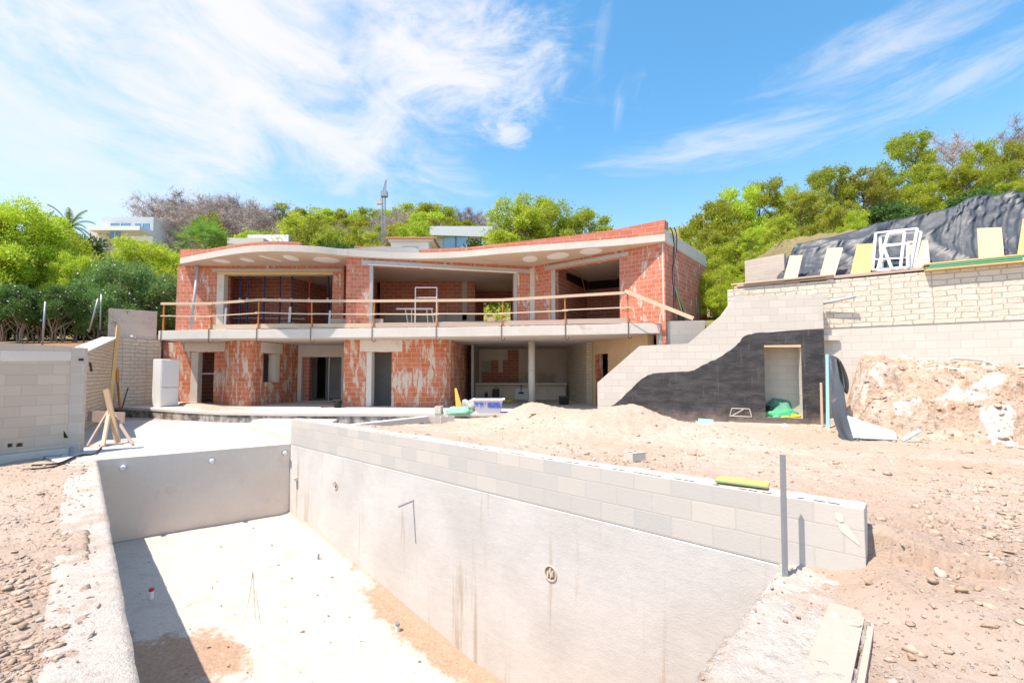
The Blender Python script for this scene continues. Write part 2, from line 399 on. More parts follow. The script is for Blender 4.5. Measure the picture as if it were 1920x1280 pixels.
def poolfloor():
    m = NT('pool_floor', .95, .1); v = m.co(); n = m.noise(v, 1.1, 9, .62); f = m.noise(v, 22, 6, .72); n3 = m.noise(v, 3.2, 8, .7)
    c = m.mix(m.ss(f, .35, .75), (.56, .50, .445), (.47, .41, .355)); c = m.mix(m.ss(n3, .48, .72, 0, .6), c, (.42, .335, .27))
    sp = m.N.new('ShaderNodeSeparateXYZ'); m.L.new(m.tc.outputs['Object'], sp.inputs[0]); x, y = sp.outputs[0], sp.outputs[1]
    def dist(a, b):      # distance from a pool side, object axes are the world's here
        L = math.hypot(b[0] - a[0], b[1] - a[1]); nx, ny = -(b[1] - a[1]) / L, (b[0] - a[0]) / L
        return m.math('ABSOLUTE', m.math('ADD', m.math('ADD', m.math('MULTIPLY', x, nx), m.math('MULTIPLY', y, ny)), -(a[0] * nx + a[1] * ny)))
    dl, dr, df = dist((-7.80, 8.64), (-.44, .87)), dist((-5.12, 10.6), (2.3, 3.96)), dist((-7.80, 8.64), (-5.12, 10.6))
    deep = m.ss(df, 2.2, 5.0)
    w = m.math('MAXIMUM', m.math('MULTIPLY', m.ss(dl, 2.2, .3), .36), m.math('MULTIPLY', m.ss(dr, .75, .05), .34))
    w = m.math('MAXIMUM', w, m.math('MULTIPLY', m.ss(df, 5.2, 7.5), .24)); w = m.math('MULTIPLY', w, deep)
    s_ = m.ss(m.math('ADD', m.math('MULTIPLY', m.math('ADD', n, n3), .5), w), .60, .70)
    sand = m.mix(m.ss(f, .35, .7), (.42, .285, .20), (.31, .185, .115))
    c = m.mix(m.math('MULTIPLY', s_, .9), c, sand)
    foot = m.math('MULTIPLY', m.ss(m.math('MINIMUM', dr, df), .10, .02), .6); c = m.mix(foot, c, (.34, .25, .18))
    sp2 = m.ss(m.vor(v, 9), .05, .13, 1, 0); sp3 = m.ss(m.noise(v, 3, 3), .48, .62)
    c = m.mix(m.math('MULTIPLY', sp2, m.math('MULTIPLY', sp3, .8)), c, (.30, .18, .11))
    m.color(c); m.bump(m.math('ADD', f, n), .5, .02); return m.m
M_poolfloor = poolfloor()
def dirt(name, a, b, c_, big=.35, bs=.9):
    m = NT(name, 1., .05); v = m.co(); n1 = m.noise(v, big, 9, .62); n2 = m.noise(v, 5, 8, .72); n3 = m.noise(v, 38, 6, .75)
    c = m.mix(m.ss(n1, .35, .68), a, b); c = m.mix(m.ss(n2, .42, .72, 0, .6), c, c_); c = m.mix(m.ss(n3, .5, .75, 0, .5), c, (a[0] * .72, a[1] * .62, a[2] * .52))
    vo = m.vor(m.co(scale=(1, 1, 1)), 34, 'F1', 'Color'); sg = m.N.new('ShaderNodeSeparateColor'); m.L.new(vo, sg.inputs[0])
    peb = m.math('MULTIPLY', m.ss(sg.outputs[0], .72, .78), m.ss(m.vor(v, 34), .34, .2))
    c = m.mix(m.math('MULTIPLY', peb, .6), c, m.mix(sg.outputs[1], (.60, .50, .42), (.36, .235, .155)))
    m.color(c); h = m.math('ADD', m.math('MULTIPLY', n2, 1.4), m.math('ADD', m.math('MULTIPLY', n3, .7), m.math('MULTIPLY', peb, .8)))
    m.bump(h, bs, .05); return m.m
M_dirt = dirt('dirt', (.56, .41, .315), (.63, .52, .435), (.51, .355, .26))
M_hill = dirt('hill_soil', (.30, .22, .14), (.20, .20, .07), (.36, .28, .18), .09, .8)
M_soil = dirt('red_soil', (.34, .19, .115), (.42, .25, .16), (.30, .17, .10))
def rockmat():
    m = NT('rubble', .97, .1); v = m.co(); oi = m.vor(v, 5, 'F1', 'Color'); sg = m.N.new('ShaderNodeSeparateColor'); m.L.new(oi, sg.inputs[0])
    c = m.ramp(sg.outputs[0], [(0, (.38, .245, .165)), (.35, (.49, .355, .265)), (.8, (.54, .43, .345)), (1, (.62, .54, .46))])
    m.color(m.mix(m.noise(v, 30, 5), c, (.46, .345, .265))); m.bump(m.noise(v, 25, 6, .7), .6, .02); return m.m
M_rock = rockmat()
def bank():
    m = NT('cut_bank', .98, .08); v = m.co(); n = m.noise(v, 1.6, 9, .66); f = m.noise(v, 9, 8, .7)
    c = m.mix(m.ss(n, .35, .65), (.51, .35, .25), (.61, .49, .39)); c = m.mix(m.ss(f, .5, .66, 0, .8), c, (.32, .19, .115))
    st = m.noise(m.co(scale=(1.5, 1.5, .5)), 1.0, 6, .6); c = m.mix(m.ss(st, .54, .60, 0, .8), c, (.72, .67, .61))
    m.color(c); m.bump(m.math('ADD', n, f), 1., .09); return m.m
M_bank = bank()

def simple(name, c, rough=.6, metal=0, spec=.3, var=.12, bump=0, sc=6):
    m = NT(name, rough, spec); v = m.co(); n = m.noise(v, sc, 6, .65)
    m.color(m.mix(n, tuple(max(0, k * (1 - var)) for k in c), tuple(min(1, k * (1 + var)) for k in c)))
    m.b.inputs['Metallic'].default_value = metal
    if bump: m.bump(m.noise(v, sc * 4, 5, .65), bump, .01)
    return m.m
def wood(name, a, b):
    m = NT(name, .85, .15); v = m.co('UV', scale=(1, 1, 1)); n = m.noise(m.co(scale=(1, 1, 1)), 2, 4); g = m.noise(m.co(scale=(4, 4, 40)), 3, 5, .6, .6)
    m.color(m.mix(m.math('MULTIPLY', m.math('ADD', g, n), .5), a, b)); m.bump(g, .25, .004); return m.m
M_wood = wood('timber_pale', (.50, .35, .235), (.70, .55, .42)); M_wood_y = wood('timber_yellow', (.60, .40, .17), (.72, .52, .27))
M_wood_p = wood('timber_pink', (.42, .31, .255), (.54, .42, .35)); M_ply = wood('plywood_orange', (.66, .45, .27), (.76, .56, .37))
M_ply_p = wood('plywood_pale', (.60, .46, .34), (.68, .54, .42))
M_rust = simple('rust_orange', (.50, .19, .05), .7); M_iron = simple('dark_iron', (.10, .085, .075), .6, .3); M_blue = simple('prop_blue', (.015, .035, .12), .5)
M_red = simple('prop_red', (.45, .02, .02), .5); M_white = simple('white_paint', (.78, .78, .77), .4, var=.04); M_white2 = simple('white_render', (.74, .74, .73), .8, var=.05)
M_galv = simple('galvanised', (.34, .36, .39), .45, .6); M_pvc = simple('pvc_grey', (.45, .47, .50), .5); M_black = simple('black_plastic', (.018, .018, .02), .45)
M_greenb = simple('green_sack', (.07, .42, .20), .5, bump=.3, var=.25); M_greenb2 = simple('green_net', (.10, .30, .20), .7, bump=.3, var=.2); M_yellowb = simple('yellow_sack', (.72, .55, .05), .6, bump=.3)
M_greypile = simple('grey_sack', (.36, .35, .34), .8, bump=.4, var=.25); M_foam = simple('foam_blue', (.30, .55, .70), .6, var=.06); M_greenedge = simple('board_green_edge', (.10, .36, .20), .6)
M_whitedisc = simple('soffit_recess', (.90, .89, .87), .7, var=.02); M_pinkrail = simple('frame_pink_white', (.66, .60, .57), .6); M_orangetile = simple('tile_red', (.46, .20, .12), .8)
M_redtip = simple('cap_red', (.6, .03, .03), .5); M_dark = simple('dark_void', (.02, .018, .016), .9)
def tubmat():
    m = NT('tub_plastic', .5, .3); v = m.co(); n = m.noise(m.co(scale=(1, 1, .5)), 4, 6, .65); sp = m.N.new('ShaderNodeSeparateXYZ'); m.L.new(v, sp.inputs[0])
    k = m.math('MULTIPLY', m.ss(n, .42, .58), m.math('MULTIPLY', m.ss(sp.outputs[2], .12, .2), m.ss(sp.outputs[2], .39, .33)))
    m.color(m.mix(k, (.66, .64, .66), (.10, .17, .62))); return m.m
M_tub = tubmat()
def membrane(name='bitumen_coat', c=(.036, .033, .034)):
    m = NT(name, .6, .35); v = m.co(); n = m.noise(m.co(scale=(1, 1, 3)), 2.2, 8, .65, .3); f = m.noise(v, 20, 5); dr = m.noise(m.co(scale=(5, 5, .35)), 2.6, 6, .65)
    col = m.mix(m.ss(n, .35, .72), c, tuple(k * 2.3 for k in c)); col = m.mix(m.ss(dr, .57, .70, 0, .5), col, (.15, .135, .125)); d = m.ss(m.vor(v, 11), .02, .06, 1, 0)
    col = m.mix(m.math('MULTIPLY', d, m.ss(m.noise(v, 2), .5, .62)), col, (.4, .38, .36))
    sp = m.N.new('ShaderNodeSeparateXYZ'); m.L.new(v, sp.inputs[0]); du = m.math('ADD', sp.outputs[2], m.math('MULTIPLY', m.noise(v, 3, 6, .7), -.9))
    col = m.mix(m.ss(du, -.15, -.75, 0, .55), col, (.40, .31, .24)); m.color(col); m.L.new(m.ss(n, .3, .7, .42, .8), m.b.inputs['Roughness']); m.bump(m.math('ADD', n, f), .6, .025); return m.m
M_bit = membrane()
def tarpmat():
    m = NT('tarpaulin', .47, .45); v = m.co(); n = m.noise(v, 1.5, 6, .6); c = m.mix(n, (.035, .043, .053), (.062, .074, .09))
    c = m.mix(m.ss(m.noise(v, .9, 7, .65, .5), .60, .72, 0, .6), c, (.34, .24, .16)); m.color(c); m.bump(m.noise(v, 5, 4, .5, .8), .25, .03); return m.m
M_tarp = tarpmat()
def stained():
    m = NT('terrace_edge_stained', .95, .1); v = m.co('UV'); n = m.noise(m.co('UV', scale=(1, .8, 1)), 2.2, 9, .66, .2); n2 = m.noise(m.co('UV', scale=(4, .5, 1)), 3, 6, .7)
    c = m.mix(m.ss(n, .38, .62), (.10, .095, .09), (.44, .41, .38)); c = m.mix(m.ss(n2, .5, .66, 0, .7), c, (.16, .15, .14)); m.color(c); m.bump(n, .6, .02); return m.m
M_stained = stained()
def glass(name, c=(.12, .24, .34)):
    m = NT(name, .08, .6); m.color(c); m.b.inputs['Metallic'].default_value = 0; return m.m
M_glass = glass('window_glass'); M_glass2 = glass('window_glass_pale', (.30, .48, .62))
def leafmat(name, a, b, c, trans=.35):
    m = NT(name, .6, .25); v = m.co(); n = m.noise(v, 1.6, 4, .6); n2 = m.noise(v, 9, 3, .6); oi = m.N.new('ShaderNodeObjectInfo')
    col = m.mix(m.ss(n, .32, .68), a, b); col = m.mix(m.ss(n2, .45, .7, 0, .7), col, c)
    hs = m.N.new('ShaderNodeHueSaturation'); m.L.new(col, hs.inputs['Color']); m.L.new(m.ss(oi.outputs['Random'], 0, 1, .485, .512), hs.inputs['Hue']); m.L.new(m.ss(oi.outputs['Random'], 0, 1, .62, 1.2), hs.inputs['Value'])
    m.L.new(hs.outputs[0], m.b.inputs['Base Color'])
    t = m.N.new('ShaderNodeBsdfTranslucent'); m.L.new(hs.outputs[0], t.inputs[0]); ms = m.N.new('ShaderNodeMixShader'); ms.inputs[0].default_value = trans
    m.L.new(m.b.outputs[0], ms.inputs[1]); m.L.new(t.outputs[0], ms.inputs[2]); m.L.new(ms.outputs[0], m.out.inputs[0]); return m.m
M_leaf_y = leafmat('needles_bright', (.44, .53, .045), (.57, .64, .075), (.27, .36, .035), .45)
M_leaf_g = leafmat('needles_green', (.36, .46, .05), (.51, .58, .075), (.22, .31, .035), .5)
M_leaf_o = leafmat('needles_olive', (.43, .47, .06), (.58, .60, .09), (.28, .32, .045), .5)
M_leaf_d = leafmat('leaves_dark', (.08, .16, .04), (.13, .23, .05), (.045, .10, .03), .33)
M_leaf_m = leafmat('leaves_mid', (.17, .33, .09), (.25, .42, .13), (.09, .20, .055), .38)
M_palm = leafmat('palm_leaf', (.15, .28, .05), (.25, .38, .08), (.10, .19, .04), .35)
M_twig = leafmat('bare_twigs', (.36, .29, .26), (.45, .37, .34), (.28, .22, .20), .15)
M_bark = simple('bark', (.20, .145, .105), .95, var=.3, bump=.6); M_bark2 = simple('bark_pale', (.33, .26, .20), .95, var=.2, bump=.5)
M_flower = simple('petals', (.8, .78, .74), .7)

# ------------------------------------------------------------------ levels and key plan lines
ZT, ZC, ZB, ZR = .35, 2.92, 3.26, 5.90; ZRT = ZR + .235
PA, PB, PC, PD = (-7.80, 8.64), (-5.12, 10.6), (2.30, 3.96), (-.44, .87)      # pool, inner corners
WE = (2.73, 3.58)                                                            # near end of the block upstand
def densify(pts, n=4):
    out = []; P = [Vector(p) for p in pts]
    for i in range(len(P) - 1):
        p0 = P[max(i - 1, 0)]; p1 = P[i]; p2 = P[i + 1]; p3 = P[min(i + 2, len(P) - 1)]
        for k in range(n):
            t = k / n; out.append(tuple(.5 * ((2 * p1) + (p2 - p0) * t + (2 * p0 - 5 * p1 + 4 * p2 - p3) * t * t + (3 * p1 - p0 - 3 * p2 + p3) * t ** 3)))
    out.append(tuple(P[-1])); return out
def lerp2(a, b, t): return (a[0] + (b[0] - a[0]) * t, a[1] + (b[1] - a[1]) * t)
def smooth(t): t = np.clip(t, 0, 1); return t * t * (3 - 2 * t)
RW0, RW1 = (6.75, 14.15), (13.6, 9.85)                                         # right retaining wall, front face line
terr_front = [xy(203, 763, ZT), xy(280, 765, ZT), xy(345, 769, ZT), xy(411, 772, ZT), xy(543, 774, ZT), xy(700, 774.5, ZT), xy(1000, 775, ZT), xy(1125, 776, ZT)]

# ------------------------------------------------------------------ terrain height
def sdist(x, y, a, b):
    """signed distance to line a->b, positive on the left-hand side"""
    dx, dy = b[0] - a[0], b[1] - a[1]; L = math.hypot(dx, dy); return ((y - a[1]) * dx - (x - a[0]) * dy) / L
def in_poly(x, y, poly, grow=0.):
    n = len(poly); area = sum(poly[i][0] * poly[(i + 1) % n][1] - poly[(i + 1) % n][0] * poly[i][1] for i in range(n)); sg = 1 if area > 0 else -1
    m = np.ones_like(x, dtype=bool)
    for i in range(n): m &= sg * sdist(x, y, poly[i], poly[(i + 1) % n]) > -grow
    return m
_ph = rng.uniform(0, 6.28, (60, 2)); _dr = rng.uniform(0, 6.28, 60)
def fbm(x, y, f0=1., octs=6, gain=.55, seed=0):
    r = np.zeros_like(x, dtype=float); a = 1.; f = f0
    for o in range(octs):
        for k in range(3):
            i = (o * 3 + k + seed * 7) % 60; d = _dr[i]
            u = x * math.cos(d) + y * math.sin(d); v = -x * math.sin(d) + y * math.cos(d)
            r += a * np.sin(f * u + _ph[i, 0] + 1.3 * np.sin(f * .7 * v + _ph[i, 1])) / 3
        a *= gain; f *= 2.03
    return r
def H(x, y, detail=True):
    x = np.asarray(x, dtype=float); y = np.asarray(y, dtype=float)
    # left and near ground
    z = np.full_like(x, -.018)
    # right of the pool upstand
    dpool = sdist(x, y, PB, WE)             # positive = house side / right
    along = ((x - PB[0]) * (WE[0] - PB[0]) + (y - PB[1]) * (WE[1] - PB[1])) / math.dist(PB, WE) / math.dist(PB, WE)
    right = smooth(dpool / (.4 + 2.2 * smooth((along - 1.0) / .12)) + .2)
    zr = .20 + .27 * np.exp(-(np.maximum(dpool, 0) / 1.8) ** 2) * smooth((.97 - along) / .25)
    zr = zr - .16 * smooth((4.2 - y) / 2.4)
    z = z * (1 - right) + zr * right
    mound = lambda cx, cy, sx, sy, h: h * np.exp(-((x - cx) / sx) ** 2 - ((y - cy) / sy) ** 2)
    z = z + right * (mound(.5, 11.7, .75, .8, .36) + mound(.55, 11.5, 1.3, .9, .22) + mound(2.95, 11.2, .7, .6, .20) + mound(2.8, 11.0, 1.8, .8, .34) + mound(1.6, 10.6, 3.0, 1.1, .08) + mound(1.6, 10.9, 1.6, 1.0, .14) + mound(3.2, 3.2, .5, .5, .10)) + mound(3.1, 3.15, .5, .55, .40) * (1 - right) + mound(3.0, 3.75, .45, .5, .16) * right
    z = np.where(in_poly(x, y, [(2.4, 4.2), (3.5, 3.1), (2.2, 1.6), (1.0, 2.6)], 0), np.minimum(z, .16), z)
    for o_ in (0, 1.55):
        c_ = np.abs(sdist(x, y, (2.5, 9.0 - o_), (10, 6.6 - o_)) + .12 * np.sin(x * .9)); z = z - right * smooth((x - 3.6) / 1.5) * (.035 * np.exp(-(c_ / .13) ** 2) - .018 * np.exp(-((c_ - .27) / .09) ** 2))
    if detail:
        amp = np.where((y > -2) & (y < 15), 1., .4)
        z = z + amp * (.024 * fbm(x, y, 1.6, 3, .6, 1) + .020 * np.abs(fbm(x, y, 7, 3, .65, 2)) + .016 * np.maximum(fbm(x, y, 15, 2, .6, 8) - .25, 0) + .007 * np.maximum(fbm(x, y, 34, 2, .6, 5), -.1) + .05 * np.maximum(fbm(x, y, 1.1, 2, .5, 12) - .3, 0))
    # concrete deck stands here instead of soil
    deck = in_poly(x, y, [(-14.5, 15.5), (-11.2, 10.2), (-7.6, 8.1), (-5.0, 10.3), (-3.6, 11.4), (-2.0, 13.2), (-2, 15.5)][::-1], .1)
    z = np.where(deck, -.2, z)
    # cut bank below the right retaining wall
    dw = -sdist(x, y, RW0, RW1)             # positive in front of the wall
    aw = ((x - RW0[0]) * (RW1[0] - RW0[0]) + (y - RW0[1]) * (RW1[1] - RW0[1])) / math.dist(RW0, RW1)
    topz = 2.25 - .13 * np.clip(aw - 2, 0, 9); jag = .26 * fbm(x, y, 1.9, 3, .6, 4) + .10 * np.abs(fbm(x, y, 6, 4, .65, 7)) if detail else 0
    t = (2.9 - dw) + jag
    prof = np.interp(t, [0, .25, .55, 1.15, 1.35, 1.5, 2.2, 2.9], [0, .12, .40, .46, .62, .84, .95, 1.0])
    side = smooth((aw - 2.75 + .3 * (jag)) / .7)
    z = np.where(dw > -.3, z + side * prof * (topz - .2) + (.09 * np.abs(fbm(x, y, 5, 4, .7, 3)) * side * np.clip(prof * 3, 0, 1) if detail else 0), z)
    # left bank behind the block wall
    xb = np.interp(y, [2, 8.4, 9.6, 11, 12.6, 17.5, 19, 25], [-13.2, -9.85, -9.9, -10.75, -11.95, -15.4, -15.6, -15.8])
    t = smooth((xb - x) / .3) * smooth((y - 2.0) / 1.0)
    z = np.where(t > 0, z * (1 - t) + t * (2.15 + .1 * np.clip(y - 11, 0, 14)), z)
    return z
def HH(x, y):
    """hillside behind and beside the plot"""
    x = np.asarray(x, dtype=float); y = np.asarray(y, dtype=float)
    g = 3.6 * smooth((x - 5) / 13.) + .10 * np.clip(x - 14, 0, 60)
    yy = np.clip(y, 8, 92); s = np.where(yy < 24, .22, .0)
    z = 3.2 + np.where(yy < 24, .16 * (yy - 24), .33 * (yy - 24)) + g
    z = z - .25 * np.clip(y - 92, 0, 200)
    z = z * smooth((y - 4) / 6.) + (-.3) * (1 - smooth((y - 4) / 6.))
    l = smooth((-x - 20) / 40.); z = z * (1 - .12 * l)
    z = z + .5 * fbm(x, y, .12, 4, .6, 5) * smooth((y - 25) / 20)
    z = np.where(y < 6, np.minimum(z, -.3 + 0 * z) * 1.0, z)
    z = np.where((x < 14.5) & (x > -22.5) & (y < 23.5) & (y > -10) & ((x < 6) | (y < 12)), -6., z)          # the plot itself has its own ground
    dw = sdist(x, y, RW0, RW1)
    z = np.where((x > 5.2) & (y < 24) & (dw < .42), -6., z)
    # made-up ground held by the retaining wall
    zz = np.maximum(np.minimum(z, 4.12 + np.clip(dw - 1.3, 0, 30) * .85), 3.3)
    zz = np.where(x > 8.8, np.maximum(zz, np.minimum(4.12 + np.clip(dw - 1.2, 0, 30) * 1.6, 6.3)), zz)
    kx = smooth((x - 8.0) / 1.4 - .12 * np.clip(y - 15, 0, 20)); zz = zz * kx + (3.3 + .16 * np.clip(y - 15, 0, 20)) * (1 - kx)
    z = np.where((x > 5.2) & (y < 24) & (dw >= .42), zz, z)
    hs = in_poly(x, y, [(-14.2, 18), (4.94, 14.8), (8.06, 18.9), (4.7, 24.8), (-14.2, 24.8)], -.05)
    z = np.where(hs, np.where(sdist(x, y, (3.4, 24), (5.6, 15.2)) > 0, 3.1, -6.), z)
    z = np.where((x <= -22.5) & (y < 24), 2.0 + .1 * np.clip(y - 11, 0, 14), z)
    return z
def grid(name, xs, ys, fn, mat, label_kind):
    X, Y = np.meshgrid(xs, ys); Z = fn(X, Y); nx, ny = len(xs), len(ys)
    V = np.stack([X.ravel(), Y.ravel(), Z.ravel()], 1); i = np.arange((ny - 1) * (nx - 1)); r, c = i // (nx - 1), i % (nx - 1); a = r * nx + c
    Fq = np.stack([a, a + 1, a + nx + 1, a + nx], 1)
    o = npmesh(name, V, Fq, mat, smooth=True); o['kind'] = label_kind; return o
def Hpool(x, y):
    z = H(x, y); return np.where(in_poly(x, y, [PA, PB, PC, PD], .16), -4., z)
xs = np.concatenate([np.arange(-24, -16, .4), np.arange(-16, -9, .12), np.arange(-9, 8, .036), np.arange(8, 15.5, .08)]); ys = np.concatenate([np.arange(-12, .4, .3), np.arange(.4, 6, .033), np.arange(6, 13.4, .055), np.arange(13.4, 24.01, .3)])
ground = grid('ground', xs, ys, Hpool, M_dirt, 'structure')
ground.data.materials.append(M_soil); ground.data.materials.append(M_bank)
_cx = (xs[:-1] + xs[1:]) / 2; _cy = (ys[:-1] + ys[1:]) / 2; _X, _Y = np.meshgrid(_cx, _cy)
_m = (_X < np.interp(_Y, [2, 8.4, 9.6, 11, 12.6, 17.5, 19, 25], [-13.2, -9.85, -9.9, -10.75, -11.95, -15.4, -15.6, -15.8]) - .1) & (_Y > 2)
_dw = -sdist(_X, _Y, RW0, RW1); _aw = ((_X - RW0[0]) * (RW1[0] - RW0[0]) + (_Y - RW0[1]) * (RW1[1] - RW0[1])) / math.dist(RW0, RW1)
_b = (_dw > -.4) & (_dw < 3.15 + .2 * fbm(_X, _Y, 2, 3, .6, 1)) & (_aw > 2.8)
ground.data.polygons.foreach_set('material_index', (_m.astype(np.int32) + 2 * _b.astype(np.int32)).ravel())
xs = np.concatenate([np.arange(-420, -40, 12), np.arange(-40, -20, 1.1), np.arange(-20, 22, .36), np.arange(22, 60, 1.1), np.arange(60, 440, 12)]); ys = np.concatenate([np.arange(-300, 0, 20), np.arange(0, 6, 1.1), np.arange(6, 27, .36), np.arange(27, 110, 1.1), np.arange(110, 600, 14)])
hill = grid('hillside', xs, ys, lambda x, y: HH(x, y), M_hill, 'structure')

# ================================================================== POOL
def sub(pts, s0, s1, proud=0.):
    out = []; s = 0
    for a, b in zip(pts, pts[1:]):
        L = math.dist(a, b)
        for q, p in ((s, a), (s + L, b)):
            pass
        if s + L > s0 and s < s1:
            t0 = max(0, (s0 - s) / L); t1 = min(1, (s1 - s) / L); p0, p1 = lerp2(a, b, t0), lerp2(a, b, t1)
            if not out: out.append(p0)
            out.append(p1)
        s += L
    if proud:
        res = []
        for i, p in enumerate(out):
            a, b = out[max(i - 1, 0)], out[min(i + 1, len(out) - 1)]; d = Vector((b[0] - a[0], b[1] - a[1])).normalized()
            res.append((p[0] + d.y * proud, p[1] - d.x * proud))
        out = res
    return out
def strip(name, mat, parent, pts, x0, x1, yt, yb, th=.06, proud=.012, zt=None, zb=None, z_ref=3, bevel=.006, label=None):
    s0, p0 = s_at(pts, x0, z_ref); s1, p1 = s_at(pts, x1, z_ref)
    yt = yt if isinstance(yt, tuple) else (yt, yt); yb = yb if isinstance(yb, tuple) else (yb, yb)
    t0, t1 = at_d(x0, yt[0], p0[1]).z, at_d(x1, yt[1], p1[1]).z; b0, b1 = at_d(x0, yb[0], p0[1]).z, at_d(x1, yb[1], p1[1]).z
    if zt is not None: t0 = t1 = zt
    q = sub(pts, s0, s1, proud); mb = MB(); L = sum(math.dist(a, b) for a, b in zip(q, q[1:]))
    wallpath(mb, q, b0, t0, th, tops=[(0, t0), (L, t1)], bots=[(0, b0), (L, b1)]); return mb.build(name, mat, parent, bevel=bevel, label=label)

pool = thing('swimming_pool', 'unfinished empty concrete swimming pool with sandy floor sunk in the foreground dirt', 'pool', (-3, 6, 0))
def pool_floor():
    U, Vv = np.meshgrid(np.linspace(0, 1, 70), np.linspace(0, 1, 130)); P = np.array([PA, PB, PC, PD])
    X = (P[0, 0] * (1 - U) + P[1, 0] * U) * (1 - Vv) + (P[3, 0] * (1 - U) + P[2, 0] * U) * Vv
    Y = (P[0, 1] * (1 - U) + P[1, 1] * U) * (1 - Vv) + (P[3, 1] * (1 - U) + P[2, 1] * U) * Vv
    Z = np.interp(Vv, [0, .12, .62, 1], [-1.58, -1.66, -2.42, -2.5]) + .006 * fbm(X, Y, 3, 4, .6, 3)
    Z = Z + .05 * np.exp(-((1 - U) / .015)) + .03 * smooth(fbm(X, Y, 1.2, 3, .6, 9) + .2) * smooth((Vv - .35) / .3)
    ny, nx = X.shape; V = np.stack([X.ravel(), Y.ravel(), Z.ravel()], 1); i = np.arange((ny - 1) * (nx - 1)); r, c = i // (nx - 1), i % (nx - 1); a = r * nx + c
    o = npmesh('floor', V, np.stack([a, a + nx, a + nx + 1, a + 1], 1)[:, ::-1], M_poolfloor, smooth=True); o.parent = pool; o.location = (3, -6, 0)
    return lambda x, y: None
pool_floor()
def off_line(a, b, d):      # line a-b moved outwards (to the left of a->b)
    dx, dy = b[0] - a[0], b[1] - a[1]; L = math.hypot(dx, dy); n = (-dy / L * d, dx / L * d); return (a[0] + n[0], a[1] + n[1]), (b[0] + n[0], b[1] + n[1])
def isect(a, b, c, d):
    r = (b[0] - a[0], b[1] - a[1]); s = (d[0] - c[0], d[1] - c[1]); k = r[0] * s[1] - r[1] * s[0]; t = ((c[0] - a[0]) * s[1] - (c[1] - a[1]) * s[0]) / k
    return (a[0] + r[0] * t, a[1] + r[1] * t)
def poolside(name, a, b, th, z1, mat, ea=.0, eb=.0, bevel=.012):
    dx, dy = b[0] - a[0], b[1] - a[1]; L = math.hypot(dx, dy); dx, dy = dx / L, dy / L
    mb = MB(); wallpath(mb, [(a[0] - dx * ea, a[1] - dy * ea), (b[0] + dx * eb, b[1] + dy * eb)], -2.9, z1, th); return mb.build(name, mat, pool, bevel=bevel)
# far end wall (shaded, the deck slab lies behind it), long side with the block upstand, near end, left side
poolside('end_wall', PA, PB, .30, .006, M_gunite_far, ea=.02)
lw = poolside('side_wall', PB, PC, .26, -.015, M_gunite, eb=.02)
poolside('end_wall', PC, PD, .34, -.012, M_gunite)
poolside('side_wall', PD, PA, .30, -.02, M_gunite)
# coping slabs
lo = off_line(PD, PA, .40); no = off_line(PC, PD, .62)
def rough_coping(name, a, b, ao, bo, z, th, mat, rough=.012, n=60, edge=.02, sd=0):
    """a-b inner edge, ao-bo outer edge, slightly uneven top and chipped edges"""
    r = np.random.default_rng(sd); V = []; m = 9
    for i in range(n + 1):
        t = i / n; p, q = lerp2(a, b, t), lerp2(ao, bo, t)
        e0 = edge * (.8 * float(fbm(np.array([p[0] * 1.]), np.array([p[1] * 1.]), 9, 3, .6, 3)[0]) + .25 * (r.random() - .5)); e1 = edge * (float(fbm(np.array([q[0]]), np.array([q[1]]), 7, 3, .6, 1)[0]) + .3 * (r.random() - .5))
        for k in range(m + 1):
            u = k / m; uu = u + (e0 / .4 if k == 0 else e1 / .4 if k == m else 0); x, y = lerp2(p, q, uu)
            V.append((x, y, z + rough * (r.random() - .5) + .012 * float(fbm(np.array([x]), np.array([y]), 2.5, 3, .6, 2)[0]) - (.012 if k in (0, m) else 0)))
    nb = len(V); V += [(x, y, z - th) for x, y, _ in V]; Fc = []
    for i in range(n):
        for k in range(m):
            q = i * (m + 1) + k; Fc.append((q, q + 1, q + m + 2, q + m + 1))
        for k, s in ((0, 1), (m, -1)):
            q = i * (m + 1) + k; f = (q, q + m + 1, q + m + 1 + nb, q + nb); Fc.append(f if s == 1 else f[::-1])
    for i in (0, n):
        for k in range(m):
            q = i * (m + 1) + k; Fc.append((q, q + 1, q + 1 + nb, q + nb))
    o = npmesh(name, np.array(V), np.array(Fc), mat); o.parent = pool; o.location = (3, -6, 0); return o
rough_coping('coping', PD, PA, lo[0], lo[1], .005, .14, M_coping, rough=.014, edge=.005, n=140, sd=1)
rough_coping('coping', lerp2(PC, PD, -.02), PD, lerp2(no[0], no[1], -.06), no[1], .012, .16, M_coping, rough=.04, edge=.016, n=110, sd=2)
# formwork board along the outer edge of the near coping
a, b = lerp2(no[0], no[1], .10), lerp2(no[0], no[1], 1.0); oa, ob = off_line(a, b, .022)
MB().beam((oa[0], oa[1], -.085), (ob[0], ob[1], -.085), .03, .20).build('formwork_board', M_wood_p, pool)
a, b = lerp2(no[0], no[1], .14), lerp2(no[0], no[1], 1.0); oa, ob = off_line(a, b, -.115)
MB().beam((oa[0], oa[1], .016), (ob[0], ob[1], .016), .20, .02).build('formwork_board', M_wood_p, pool)
# three courses of blocks on the long side
us = MB(); L = math.dist(PB, WE)
wallpath(us, [PB, WE], -.012, .57, .24, tops=[(0, .585), (L - .28, .57), (L - .22, .55), (L - .0, .40)] if False else None)
ub = us.build('block_upstand', M_block_pool, pool, bevel=.006)
